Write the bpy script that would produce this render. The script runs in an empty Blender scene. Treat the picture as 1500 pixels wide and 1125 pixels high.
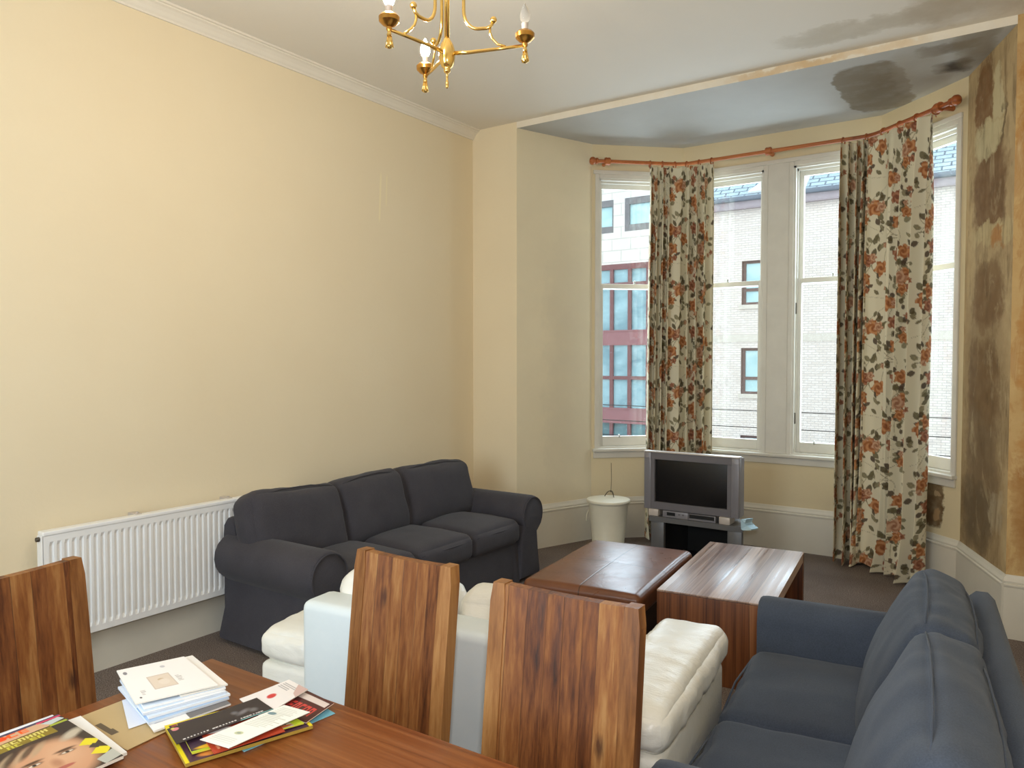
import bpy, bmesh, math, random
import numpy as np
from mathutils import Vector, Matrix, noise as mnoise

random.seed(7)
R = math.radians
COL = bpy.context.scene.collection
PI = math.pi

# ------------------------------------------------------------------ helpers
def lin(c):
    out = []
    for v in c[:3]:
        v = v / 255.0
        out.append(v / 12.92 if v <= 0.04045 else ((v + 0.055) / 1.055) ** 2.4)
    return (out[0], out[1], out[2], 1.0)

def tag(o, label=None, cat=None, group=None, kind=None):
    if label: o['label'] = label
    if cat: o['category'] = cat
    if group: o['group'] = group
    if kind: o['kind'] = kind
    return o

def empty(name, loc=(0, 0, 0), rz=0.0, label=None, cat=None, group=None, kind=None):
    o = bpy.data.objects.new(name, None)
    o.empty_display_size = 0.1
    COL.objects.link(o)
    o.location = loc
    o.rotation_euler = (0, 0, rz)
    return tag(o, label, cat, group, kind)

class MB:
    """collects vertices and faces of one mesh"""
    def __init__(self):
        self.v = []; self.f = []; self.uv = None
    def add(self, verts, faces, M=None):
        n = len(self.v)
        if M is not None:
            verts = [tuple(M @ Vector(p)) for p in verts]
        self.v += [tuple(p) for p in verts]
        self.f += [tuple(i + n for i in f) for f in faces]
        return self
    def box(self, x0, x1, y0, y1, z0, z1, b=0.0, M=None, seg=2):
        bm = bmesh.new()
        bmesh.ops.create_cube(bm, size=1.0)
        for v in bm.verts:
            v.co = Vector(((x0 + x1) / 2 + v.co.x * (x1 - x0), (y0 + y1) / 2 + v.co.y * (y1 - y0), (z0 + z1) / 2 + v.co.z * (z1 - z0)))
        if b > 0:
            bmesh.ops.bevel(bm, geom=list(bm.edges), offset=b, segments=seg, affect='EDGES', profile=0.5)
        bm.verts.ensure_lookup_table(); bm.verts.index_update()
        self.add([v.co[:] for v in bm.verts], [[v.index for v in f.verts] for f in bm.faces], M)
        bm.free()
        return self
    def tube(self, pts, r, seg=10, M=None, cap=True):
        pts = [Vector(p) for p in pts]
        n = len(pts)
        rad = r if isinstance(r, (list, tuple)) else [r] * n
        tang = []
        for i in range(n):
            a = pts[max(0, i - 1)]; b = pts[min(n - 1, i + 1)]
            t = (b - a)
            tang.append(t.normalized() if t.length > 1e-9 else Vector((0, 0, 1)))
        up = Vector((0, 0, 1)) if abs(tang[0].z) < 0.9 else Vector((1, 0, 0))
        nrm = (up - tang[0] * up.dot(tang[0])).normalized()
        vs = []; fs = []
        for i in range(n):
            nrm = (nrm - tang[i] * nrm.dot(tang[i])).normalized()
            bi = tang[i].cross(nrm)
            for k in range(seg):
                a = 2 * PI * k / seg
                vs.append(pts[i] + (nrm * math.cos(a) + bi * math.sin(a)) * rad[i])
        for i in range(n - 1):
            for k in range(seg):
                k2 = (k + 1) % seg
                fs.append((i * seg + k, i * seg + k2, (i + 1) * seg + k2, (i + 1) * seg + k))
        if cap:
            fs.append(tuple(reversed(range(seg))))
            fs.append(tuple((n - 1) * seg + k for k in range(seg)))
        return self.add(vs, fs, M)
    def lathe(self, prof, seg=24, c=(0, 0, 0), M=None):
        vs = []; fs = []
        for (r, z) in prof:
            for k in range(seg):
                a = 2 * PI * k / seg
                vs.append((c[0] + r * math.cos(a), c[1] + r * math.sin(a), c[2] + z))
        for i in range(len(prof) - 1):
            for k in range(seg):
                k2 = (k + 1) % seg
                fs.append((i * seg + k, i * seg + k2, (i + 1) * seg + k2, (i + 1) * seg + k))
        fs.append(tuple(reversed(range(seg))))
        fs.append(tuple((len(prof) - 1) * seg + k for k in range(seg)))
        return self.add(vs, fs, M)
    def ball(self, c, r, seg=14, M=None, sz=1.0):
        prof = [(max(1e-4, r * math.sin(PI * i / 10)), -r * sz * math.cos(PI * i / 10)) for i in range(11)]
        return self.lathe(prof, seg, c, M)
    def extrude(self, prof, y0, y1, bev=0.02, M=None, ny=1, warp=None):
        """profile of (x, z) swept along y with softened ends"""
        cx = sum(p[0] for p in prof) / len(prof); cz = sum(p[1] for p in prof) / len(prof)
        ext = max(max(abs(p[0] - cx) for p in prof), max(abs(p[1] - cz) for p in prof))
        s1 = 1 - bev / ext; s2 = 1 - 0.3 * bev / ext
        rings = [(y0, s1), (y0 + 0.3 * bev, s2), (y0 + bev, 1)]
        for i in range(1, ny):
            rings.append((y0 + bev + (y1 - y0 - 2 * bev) * i / ny, 1))
        rings += [(y1 - bev, 1), (y1 - 0.3 * bev, s2), (y1, s1)]
        m = len(prof); vs = []; fs = []
        for (y, s) in rings:
            for (x, z) in prof:
                p = (cx + (x - cx) * s, y, cz + (z - cz) * s)
                vs.append(warp(p) if warp else p)
        for i in range(len(rings) - 1):
            for k in range(m):
                k2 = (k + 1) % m
                fs.append((i * m + k, (i + 1) * m + k, (i + 1) * m + k2, i * m + k2))
        fs.append(tuple(range(m)))
        fs.append(tuple(reversed([(len(rings) - 1) * m + k for k in range(m)])))
        return self.add(vs, fs, M)
    def cushion(self, s, r, c=(0, 0, 0), puff=(0, 0, 0), n=26, wr=0.0, ws=6.0, seed=0, M=None, shape=None, aniso=(1, 1, 1)):
        """rounded, puffed box of size s with edge radius r"""
        hx, hy, hz = s[0] / 2, s[1] / 2, s[2] / 2
        bm = bmesh.new()
        idx = {}
        def tt(i, k):
            t = -1 + 2 * i / k
            return math.copysign(1 - (1 - abs(t)) ** 1.7, t)
        nx, ny, nz = n, n, max(6, n // 2)
        vs = []; fs = []
        def vert(p):
            key = (round(p[0], 5), round(p[1], 5), round(p[2], 5))
            if key not in idx:
                idx[key] = len(vs); vs.append(p)
            return idx[key]
        for ax in range(3):
            a1, a2 = [(1, 2), (2, 0), (0, 1)][ax]
            kk = (nx, ny, nz)
            for sg in (-1, 1):
                for i in range(kk[a1]):
                    for j in range(kk[a2]):
                        q = []
                        for (di, dj) in ((0, 0), (1, 0), (1, 1), (0, 1)):
                            p = [0, 0, 0]; p[ax] = sg; p[a1] = tt(i + di, kk[a1]); p[a2] = tt(j + dj, kk[a2])
                            q.append(vert(tuple(p)))
                        fs.append(tuple(q) if sg > 0 else tuple(reversed(q)))
        out = []
        H = (hx, hy, hz)
        for p in vs:
            q = [p[i] * H[i] for i in range(3)]
            cl = [max(-(H[i] - r), min(H[i] - r, q[i])) for i in range(3)]
            d = Vector([q[i] - cl[i] for i in range(3)])
            if d.length > 1e-9:
                d = d.normalized() * r
            w = [cl[i] + d[i] for i in range(3)]
            b = [1 - p[i] ** 2 for i in range(3)]
            for i in range(3):
                j, k = (i + 1) % 3, (i + 2) % 3
                w[i] += p[i] * puff[i] * max(0, b[j]) ** 0.7 * max(0, b[k]) ** 0.7
            w = Vector(w)
            if wr:
                pv = Vector((w.x * aniso[0], w.y * aniso[1], w.z * aniso[2])) * ws + Vector((seed * 3.7, seed * 1.3, seed * 2.1))
                nn = mnoise.fractal(pv, 1.0, 2.0, 3)
                w += w.normalized() * nn * wr
            if shape: w = Vector(shape(tuple(w)))
            out.append(tuple(w + Vector(c)))
        bm.free()
        return self.add(out, fs, M)
    def build(self, name, mat, parent=None, smooth=False, auto=None):
        me = bpy.data.meshes.new(name)
        me.from_pydata(self.v, [], self.f)
        me.validate(); me.update()
        o = bpy.data.objects.new(name, me)
        if mat: me.materials.append(mat)
        COL.objects.link(o)
        if parent: o.parent = parent
        if smooth:
            me.polygons.foreach_set('use_smooth', [True] * len(me.polygons))
            if auto:
                bm = bmesh.new(); bm.from_mesh(me)
                for e in bm.edges:
                    if len(e.link_faces) == 2 and e.calc_face_angle(0) > R(auto):
                        e.smooth = False
                bm.to_mesh(me); bm.free()
        if self.uv is not None:
            l = me.uv_layers.new(name='UVMap')
            for i, lp in enumerate(me.loops):
                l.data[i].uv = self.uv[lp.vertex_index]
        return o

def children(o):
    return [c for c in bpy.data.objects if c.parent == o]

def copy_tree(o, parent=None):
    c = o.copy(); COL.objects.link(c); c.parent = parent
    for ch in children(o):
        copy_tree(ch, c)
    return c

# ------------------------------------------------------------------ materials
class NT:
    def __init__(self, name):
        self.m = bpy.data.materials.new(name); self.m.use_nodes = True
        self.t = self.m.node_tree; self.t.nodes.clear()
        self.out = self.t.nodes.new('ShaderNodeOutputMaterial')
    def n(self, typ, **kw):
        x = self.t.nodes.new('ShaderNode' + typ)
        for k, v in kw.items():
            if k.startswith('i_'): 
                key = k[2:]
                key = int(key) if key.isdigit() else key.replace('_', ' ')
                self.set(x, key, v)
            else: setattr(x, k, v)
        return x
    def set(self, node, key, v):
        s = node.inputs[key]
        if hasattr(v, 'links') or isinstance(v, bpy.types.NodeSocket): self.t.links.new(v, s)
        else: s.default_value = v
    def math(self, op, a, b=0.0, c=0.0):
        x = self.n('Math', operation=op)
        self.set(x, 0, a); self.set(x, 1, b); self.set(x, 2, c)
        return x.outputs[0]
    def vmath(self, op, a, b=(0, 0, 0)):
        x = self.n('VectorMath', operation=op)
        self.set(x, 0, a); self.set(x, 1, b)
        return x.outputs['Value'] if op in ('LENGTH', 'DOT_PRODUCT') else x.outputs[0]
    def mix(self, f, a, b, typ='MIX'):
        x = self.n('MixRGB', blend_type=typ)
        self.set(x, 0, f); self.set(x, 1, a); self.set(x, 2, b)
        return x.outputs[0]
    def maprange(self, v, a, b, c, d):
        x = self.n('MapRange'); x.clamp = True
        self.set(x, 0, v)
        for i, q in enumerate((a, b, c, d)): x.inputs[i + 1].default_value = q
        return x.outputs[0]
    def noise(self, vec, scale, detail=4, rough=0.55, dist=0.0):
        x = self.n('TexNoise'); self.set(x, 'Vector', vec)
        x.inputs['Scale'].default_value = scale; x.inputs['Detail'].default_value = detail
        x.inputs['Roughness'].default_value = rough; x.inputs['Distortion'].default_value = dist
        return x
    def ramp(self, f, stops):
        x = self.n('ValToRGB'); self.set(x, 0, f)
        e = x.color_ramp.elements
        while len(e) < len(stops): e.new(0.5)
        for i, (p, c) in enumerate(stops):
            e[i].position = p; e[i].color = c
        return x.outputs[0]
    def mapping(self, vec, scale=(1, 1, 1), loc=(0, 0, 0), rot=(0, 0, 0)):
        x = self.n('Mapping'); self.set(x, 0, vec)
        x.inputs['Scale'].default_value = scale; x.inputs['Location'].default_value = loc; x.inputs['Rotation'].default_value = rot
        return x.outputs[0]
    def coord(self, w='Object'):
        return self.n('TexCoord').outputs[w]
    def bsdf(self, col, rough=0.5, metal=0.0, spec=0.5, bump=None, bstr=0.2, bdist=0.01, sheen=0.0, coat=0.0, **kw):
        p = self.n('BsdfPrincipled')
        self.set(p, 'Base Color', col); self.set(p, 'Roughness', rough); self.set(p, 'Metallic', metal)
        p.inputs['Specular IOR Level'].default_value = spec
        p.inputs['Sheen Weight'].default_value = sheen
        p.inputs['Coat Weight'].default_value = coat
        if bump is not None:
            b = self.n('Bump'); self.set(b, 'Height', bump)
            b.inputs['Strength'].default_value = bstr; b.inputs['Distance'].default_value = bdist
            self.t.links.new(b.outputs[0], p.inputs['Normal'])
        for k, v in kw.items(): self.set(p, k.replace('_', ' '), v)
        self.t.links.new(p.outputs[0], self.out.inputs[0])
        self.p = p
        return self.m

def plain(name, rgb, rough=0.5, metal=0.0, spec=0.5, var=0.06, vs=8.0, bump=0.0, bs=60.0, **kw):
    t = NT(name); c = t.coord()
    nz = t.noise(c, vs, 4).outputs[0]
    col = t.mix(t.maprange(nz, 0.3, 0.7, 0, 1), tuple(v * (1 - var) for v in lin(rgb)[:3]) + (1,), tuple(min(1, v * (1 + var)) for v in lin(rgb)[:3]) + (1,))
    b = t.noise(c, bs, 3).outputs[0] if bump else None
    return t.bsdf(col, rough, metal, spec, bump=b, bstr=bump, bdist=0.005, **kw)

def fabric(name, rgb, rgb2, weave=900.0, worn=3.0):
    t = NT(name); c = t.coord()
    a = t.noise(c, worn, 5, 0.6).outputs[0]
    w = t.noise(c, 260.0, 2).outputs[0]
    col = t.mix(t.maprange(a, 0.3, 0.7, 0, 1), lin(rgb), lin(rgb2))
    col = t.mix(0.35, col, t.ramp(w, [(0.3, (0.35, 0.35, 0.35, 1)), (0.7, (1, 1, 1, 1))]), 'MULTIPLY')
    return t.bsdf(col, 0.95, 0, 0.15, bump=w, bstr=0.25, bdist=0.002, sheen=0.08)

def leather(name, rgb, rgb2, rough=0.42, bump=0.25, scale=9.0, st=(1, 0.35, 1), seams=False):
    t = NT(name); c = t.coord()
    a = t.noise(c, 5.0, 5, 0.6).outputs[0]
    g = t.n('TexVoronoi'); t.set(g, 'Vector', c); g.inputs['Scale'].default_value = 220.0
    wr = t.noise(t.mapping(c, st), scale * 2.5, 5, 0.62, 1.2).outputs[0]
    h = t.math('ADD', t.math('MULTIPLY', g.outputs[0], 0.06), wr)
    col = t.mix(t.maprange(a, 0.32, 0.7, 0, 1), lin(rgb), lin(rgb2))
    if seams:
        sp = t.n('SeparateXYZ'); t.set(sp, 0, c)
        d = t.math('MINIMUM', t.math('ABSOLUTE', sp.outputs[0]), t.math('ABSOLUTE', t.math('ADD', sp.outputs[1], 0.03)))
        sm = t.maprange(d, 0.002, 0.005, 1, 0)
        col = t.mix(t.math('MULTIPLY', sm, 0.7), col, lin((40, 22, 14)))
        h = t.math('SUBTRACT', h, t.math('MULTIPLY', sm, 0.8))
    rg = t.maprange(wr, 0.3, 0.7, rough - 0.03, rough + 0.04)
    return t.bsdf(col, rg, 0, 0.5, bump=h, bstr=bump, bdist=0.01)

def wood(name, along, across, bw, cols, rough=0.4, spec=0.5, streak=1.0, bump=0.12, coat=0.0, phase=0.0, bvar=0.55, knots=False, gapk=0.85):
    """planked hardwood: boards of width bw side by side along the axis `across`"""
    t = NT(name); c = t.coord()
    info = t.n('ObjectInfo').outputs['Random']
    sep = t.n('SeparateXYZ'); t.set(sep, 0, c)
    ax = {'X': 0, 'Y': 1, 'Z': 2}
    u = sep.outputs[ax[across]]
    wob = t.noise(c, 3.0, 2).outputs[0]
    ws = [0.25, 0.25, 0.25]; ws[ax[across]] = 9.0
    wv = t.noise(t.mapping(c, tuple(ws)), 1.0, 1).outputs[0]
    uu = t.math('ADD', t.math('DIVIDE', t.math('ADD', u, phase), bw), t.math('ADD', t.math('MULTIPLY', wob, 0.12), t.math('MULTIPLY', wv, 1.1)))
    fl = t.math('FLOOR', uu)
    wn = t.n('TexWhiteNoise', noise_dimensions='1D'); t.set(wn, 'W', t.math('ADD', fl, t.math('MULTIPLY', info, 37.0)))
    rnd = wn.outputs[0]
    fr = t.math('FRACT', uu)
    sc = [17.0, 17.0, 17.0]; sc[ax[along]] = 0.38
    comb = t.n('CombineXYZ'); 
    off = t.math('MULTIPLY', rnd, 23.0)
    for i in range(3): t.set(comb, i, off)
    vec = t.vmath('ADD', t.mapping(c, tuple(sc)), comb.outputs[0])
    n1 = t.noise(vec, 2.0, 5, 0.52, 0.35).outputs[0]
    sc2 = [70.0, 70.0, 70.0]; sc2[ax[along]] = 0.9
    n2 = t.noise(t.vmath('ADD', t.mapping(c, tuple(sc2)), comb.outputs[0]), 1.6, 4, 0.6, 0.3).outputs[0]
    f = t.math('ADD', t.math('MULTIPLY', n1, 0.62 * streak), t.math('MULTIPLY', n2, 0.46))
    f = t.math('ADD', f, t.math('MULTIPLY', t.math('SUBTRACT', rnd, 0.5), bvar * 0.45))
    k = len(cols)
    col = t.ramp(f, [(0.26 + 0.52 * i / (k - 1), lin(cols[i])) for i in range(k)])
    gap = t.math('MAXIMUM', t.maprange(fr, 0.0, 0.035, 1, 0), t.maprange(fr, 0.965, 1.0, 0, 1))
    wn2 = t.n('TexWhiteNoise', noise_dimensions='1D'); t.set(wn2, 'W', t.math('ADD', fl, 91.3))
    gap = t.math('MULTIPLY', gap, t.math('MULTIPLY', wn2.outputs[0], gapk))
    col = t.mix(gap, col, lin(tuple(v * 0.35 for v in cols[0])))
    if knots:
        cb = t.n('CombineXYZ'); t.set(cb, 0, t.math('ADD', t.math('MULTIPLY', u, 3.6), t.math('MULTIPLY', info, 9.0))); t.set(cb, 1, t.math('MULTIPLY', sep.outputs[ax[along]], 1.6))
        vo = t.n('TexVoronoi', voronoi_dimensions='2D'); t.set(vo, 'Vector', cb.outputs[0]); vo.inputs['Scale'].default_value = 1.5
        kn = t.maprange(t.math('ADD', vo.outputs[0], t.math('MULTIPLY', t.math('SUBTRACT', n2, 0.5), 0.1)), 0.02, 0.085, 0.8, 0)
        col = t.mix(kn, col, lin((58, 28, 14)))
    h = t.math('SUBTRACT', t.math('MULTIPLY', n2, 0.5), gap)
    rg = t.maprange(n1, 0.3, 0.7, rough - 0.08, rough + 0.12)
    return t.bsdf(col, rg, 0, spec, bump=h, bstr=bump, bdist=0.004, coat=coat)

def wall_mat(name, base, base2, patches=(), uv='UV', mottle=2.0, mstr=1.0, rough=0.9, warp=0.16, marks=(), bump=0.08, streaks=None):
    """painted plaster with worn areas; patches are (u, v, ru, rv, rgb, soft, strength) on the wall in metres"""
    t = NT(name); c = t.coord(uv)
    a = t.noise(c, mottle, 6, 0.6).outputs[0]
    col = t.mix(t.maprange(a, 0.5 - 0.25 / mstr, 0.5 + 0.25 / mstr, 0, 1), lin(base), lin(base2))
    if patches:
        n1 = t.noise(c, 4.5, 5, 0.6).outputs['Color']
        n2 = t.noise(c, 22.0, 3, 0.6).outputs['Color']
        d = t.vmath('SCALE', t.vmath('SUBTRACT', n1, (0.5, 0.5, 0.5))); d.node.inputs['Scale'].default_value = warp * 2.2
        d2 = t.vmath('SCALE', t.vmath('SUBTRACT', n2, (0.5, 0.5, 0.5))); d2.node.inputs['Scale'].default_value = warp * 0.5
        w = t.vmath('ADD', t.vmath('ADD', c, d), d2)
        brk = t.maprange(t.noise(c, 7.0, 5, 0.6).outputs[0], 0.34, 0.56, 0.80, 1.0)
        for (u, v, ru, rv, rgb, soft, st) in patches:
            q = t.vmath('MULTIPLY', t.vmath('SUBTRACT', w, (u, v, 0)), (1 / ru, 1 / rv, 0))
            # squarish ellipse: power norm
            s = t.n('SeparateXYZ'); t.set(s, 0, t.vmath('ABSOLUTE', q))
            l = t.math('ADD', t.math('POWER', s.outputs[0], 4.0), t.math('POWER', s.outputs[1], 4.0))
            m = t.math('MULTIPLY', t.math('MULTIPLY', t.maprange(l, max(0.02, 1 - 1.5 * soft), 1 + 1.5 * soft, 1, 0), st), brk)
            col = t.mix(m, col, lin(rgb))
    for (u0, v0, u1, v1, wd, rgb) in marks:
        s = t.n('SeparateXYZ'); t.set(s, 0, c)
        L = v1 - v0
        ctr = t.math('ADD', t.math('MULTIPLY', t.math('SUBTRACT', s.outputs[1], v0), (u1 - u0) / L), u0)
        du = t.math('ABSOLUTE', t.math('SUBTRACT', s.outputs[0], ctr))
        m = t.maprange(du, wd * 0.5, wd, 1, 0)
        m = t.math('MULTIPLY', m, t.maprange(s.outputs[1], v0, v0 + 0.03, 0, 1))
        m = t.math('MULTIPLY', m, t.maprange(s.outputs[1], v1 - 0.03, v1, 1, 0))
        col = t.mix(m, col, lin(rgb))
    if streaks:
        for (rgb, sc, lo, hi, st) in streaks:
            q = t.noise(t.mapping(c, sc), 1.0, 6, 0.65, 0.6).outputs[0]
            col = t.mix(t.maprange(q, lo, hi, 0, st), col, lin(rgb))
    b = t.noise(c, 45.0, 5, 0.6).outputs[0]
    return t.bsdf(col, rough, 0, 0.25, bump=b, bstr=bump, bdist=0.01)

def painted(name, rough=0.45, spec=0.4):
    t = NT(name)
    a = t.n('Attribute', attribute_name='Col')
    return t.bsdf(a.outputs['Color'], rough, 0, spec)

CREAM = (233, 212, 160)
M = {}
M['wall'] = wall_mat('cream_wall', (230, 214, 183), (235, 221, 192), mottle=1.1, mstr=0.7,
                     marks=[(3.893, 2.50, 3.912, 2.86, 0.010, (240, 226, 190)), (3.962, 2.62, 3.972, 2.86, 0.007, (238, 224, 188))])
M['wall_bay'] = wall_mat('darker_cream_wall', (216, 200, 166), (224, 209, 174), mottle=1.6, mstr=0.8)  # cream a little darker than the main walls
M['wall_bay_cool'] = wall_mat('greyed_cream_wall', (222, 209, 180), (230, 217, 187), [(0.62, 1.5, 0.3, 0.9, (206, 195, 172), 0.9, 0.5)], mottle=1.6)
BR = (126, 96, 62)
M['wall_damp'] = wall_mat('damp_peeling_plaster', (196, 172, 130), (170, 144, 104), [
    (0.34, 1.05, 0.34, 0.85, (144, 120, 86), 0.6, 0.75), (0.40, 2.55, 0.26, 0.27, (124, 92, 58), 0.4, 0.95), (0.30, 3.06, 0.13, 0.26, (122, 84, 48), 0.35, 0.9),
    (0.42, 1.93, 0.24, 0.20, (126, 96, 62), 0.45, 0.9), (0.38, 1.40, 0.25, 0.25, (122, 94, 60), 0.45, 0.9),
    (0.36, 0.95, 0.26, 0.24, (122, 100, 72), 0.6, 0.85), (0.28, 0.58, 0.24, 0.2, (104, 88, 66), 0.8, 0.85),
    (0.36, 2.84, 0.2, 0.09, (206, 192, 150), 0.4, 0.9), (0.52, 3.06, 0.08, 0.13, (204, 190, 150), 0.4, 0.9),
    (0.46, 2.27, 0.34, 0.06, (204, 184, 138), 0.5, 0.8), (0.54, 2.24, 0.09, 0.05, (176, 120, 62), 0.6, 0.9),
    (0.60, 0.66, 0.1, 0.13, (186, 170, 140), 0.8, 0.7), (0.60, 2.9, 0.03, 0.14, (76, 62, 40), 0.7, 0.7)], mottle=5.0, warp=0.15, streaks=[((112, 88, 58), (9, 2.2, 1), 0.50, 0.68, 0.65), ((206, 186, 144), (7, 3.0, 1), 0.56, 0.72, 0.6), ((84, 66, 44), (16, 5, 1), 0.6, 0.74, 0.6)])
M['wall_pier_damp'] = wall_mat('rust_stained_plaster', (208, 180, 130), (194, 158, 106), [
    (0.10, 2.9, 0.07, 0.35, (184, 132, 66), 0.8, 0.8), (0.16, 1.4, 0.1, 0.5, (182, 128, 66), 0.8, 0.85), (0.16, 0.7, 0.12, 0.3, (160, 112, 60), 0.8, 0.9),
    (0.25, 2.1, 0.15, 0.2, (186, 140, 78), 0.8, 0.8)], mottle=6.0, warp=0.12, streaks=[((164, 106, 48), (10, 3, 1), 0.50, 0.66, 0.75), ((222, 204, 160), (9, 3, 1), 0.56, 0.7, 0.6)])
M['wall_patch'] = wall_mat('cream_wall_with_bare_patch', (214, 198, 162), (222, 206, 170), [
    (0.54, 0.565, 0.125, 0.17, (112, 88, 60), 0.15, 1.0), (0.60, 0.62, 0.03, 0.018, (176, 148, 112), 0.4, 0.9), (0.60, 0.47, 0.03, 0.035, (178, 142, 100), 0.5, 0.9)], mottle=2.0, warp=0.07)
M['ceiling'] = wall_mat('matt_white_ceiling', (228, 222, 212), (235, 229, 219), [
    (-0.75, 4.66, 0.45, 0.12, (186, 174, 152), 0.9, 0.6), (-0.2, 4.5, 0.35, 0.35, (180, 164, 140), 0.9, 0.55)], uv='Object', mottle=0.9, mstr=0.7)
M['ceiling_bay'] = wall_mat('stained_bay_ceiling', (194, 192, 187), (180, 178, 172), [
    (-0.91, 5.64, 0.21, 0.50, (140, 129, 112), 0.10, 1.0), (-0.44, 5.48, 0.09, 0.10, (72, 60, 48), 0.8, 0.9),
    (-0.44, 5.13, 0.14, 0.08, (120, 104, 84), 0.8, 0.75), (-0.62, 5.5, 0.14, 0.4, (168, 158, 142), 0.8, 0.7),
    (-0.30, 5.2, 0.1, 0.3, (140, 126, 104), 0.9, 0.7)], uv='Object', mottle=1.5, warp=0.075)
M['trim'] = wall_mat('flaking_white_trim', (240, 234, 222), (232, 222, 204), [(-1.35, 3.38, 0.3, 0.03, (206, 168, 108), 0.9, 0.6), (-0.85, 3.38, 0.3, 0.03, (214, 178, 120), 0.9, 0.4)], uv='UV', mottle=7.0, warp=0.1)
M['cornice'] = plain('white_plaster_cornice', (232, 224, 210), 0.7, var=0.03, vs=3)
M['skirting'] = plain('white_gloss_skirting', (218, 212, 198), 0.4, var=0.05, vs=3)
M['window_white'] = plain('white_window_paint', (210, 205, 194), 0.4, var=0.05, vs=6)
M['radiator'] = plain('white_radiator_enamel', (240, 240, 240), 0.3, var=0.02)
M['black'] = plain('black_plastic', (14, 13, 13), 0.45)
M['void'] = plain('black_interior', (7, 7, 7), 0.8)
M['screen'] = plain('dark_glass_screen', (24, 22, 22), 0.25, spec=0.5, var=0.02)
M['tv_grey'] = plain('grey_plastic', (104, 101, 106), 0.5, var=0.03)
M['tv_silver'] = plain('silver_plastic', (136, 133, 138), 0.42, metal=0.2, var=0.03)
M['silver_light'] = plain('pale_silver_plastic', (196, 186, 178), 0.4, metal=0.1, var=0.03)
M['stand_grey'] = plain('grey_metallic_board', (104, 104, 106), 0.4, metal=0.2, var=0.03)
M['brass'] = plain('polished_brass', (236, 200, 122), 0.18, metal=1.0, var=0.04)
M['brass_dark'] = plain('brown_brass', (200, 150, 76), 0.25, metal=1.0, var=0.1)
M['cord'] = plain('dull_wire', (96, 84, 66), 0.5, metal=0.4)
M['bin'] = plain('white_enamel', (226, 220, 200), 0.35, var=0.05, vs=6)
M['cloth_blue'] = plain('pale_blue_cloth', (176, 206, 222), 0.8)
M['steel'] = plain('steel', (170, 168, 160), 0.3, metal=1.0)
M['catch'] = plain('dark_ironmongery', (86, 78, 66), 0.45, metal=0.5)
M['painted'] = painted('printed_paper')
M['curtain'] = painted('floral_cotton', 0.9, 0.15)
M['sofa'] = fabric('charcoal_cotton', (66, 64, 70), (77, 75, 81))
M['loveseat'] = fabric('slate_blue_cotton', (66, 73, 87), (78, 86, 100))
M['white_leather'] = leather('white_leather', (234, 232, 225), (224, 221, 210), 0.36, 0.32, 8.0, (0.4, 1.2, 1))
M['blue_lit_panel'] = leather('white_leather_blue_lit', (222, 230, 232), (214, 224, 227), 0.45, 0.05)  # cool light on the sofa's back put into the leather colour as blue
M['brown_leather'] = leather('brown_leather', (118, 70, 42), (96, 55, 33), 0.30, 0.10, 5, (1, 0.8, 1), True)
M['shaded_leather'] = leather('shaded_brown_leather', (56, 34, 24), (40, 24, 18), 0.45, 0.15)  # ottoman sides coloured dark to carry the shadow on them
CH = [(46, 22, 8), (92, 49, 20), (122, 72, 33), (144, 94, 48), (164, 118, 68)]
M['chair_wood'] = wood('sheesham_planks', 'Z', 'X', 0.048, CH, 0.5, 0.4, phase=0.5, bump=0.2, knots=True)
M['chair_stile'] = wood('sheesham_stile', 'Z', 'X', 0.4, [(80, 46, 20), (120, 75, 36), (146, 98, 52), (168, 121, 70)], 0.45, 0.4)
M['chair_seat'] = wood('sheesham_seat', 'Y', 'X', 0.07, CH, 0.45, 0.4)
M['table_wood'] = wood('polished_sheesham_top', 'X', 'Y', 0.11, [(72, 33, 12), (106, 53, 21), (128, 69, 29), (144, 85, 41), (158, 103, 57)], 0.34, 0.45, phase=0.55, bump=0.04, bvar=0.3, gapk=0.3)
M['coffee_side'] = wood('dark_sheesham_panel', 'Z', 'X', 0.08, [(50, 25, 12), (86, 46, 22), (110, 63, 32), (130, 80, 44), (144, 96, 58)], 0.42, 0.4, phase=0.4)
M['coffee_top'] = wood('worn_glare_sheesham_top', 'Y', 'X', 0.07, [(96, 68, 56), (130, 100, 86), (158, 130, 114), (180, 152, 134), (196, 168, 146)], 0.32, 0.55, phase=0.4, bump=0.06, bvar=0.8)  # worn whitish planks, paled further with the glare on the top painted in
M['pole'] = wood('orange_pine', 'X', 'Z', 0.5, [(150, 78, 38), (176, 98, 52), (194, 118, 66)], 0.4, 0.4)
M['slate'] = None

def carpet():
    t = NT('brown_flecked_carpet'); c = t.coord()
    a = t.noise(c, 2.0, 4).outputs[0]; b = t.noise(c, 170.0, 2).outputs[0]; d = t.noise(c, 420.0, 2).outputs[0]
    col = t.mix(t.maprange(b, 0.38, 0.62, 0, 1), lin((98, 87, 81)), lin((152, 138, 129)))
    col = t.mix(t.math('MULTIPLY', t.maprange(a, 0.35, 0.7, 0, 1), 0.35), col, lin((72, 58, 50)))
    v = t.n('TexVoronoi'); t.set(v, 'Vector', c); v.inputs['Scale'].default_value = 14.0
    col = t.mix(t.maprange(v.outputs[0], 0.03, 0.06, 0.5, 0), col, lin((160, 148, 130)))
    return t.bsdf(col, 0.98, 0, 0.1, bump=t.math('ADD', b, d), bstr=0.6, bdist=0.006)
M['carpet'] = carpet()

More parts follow.
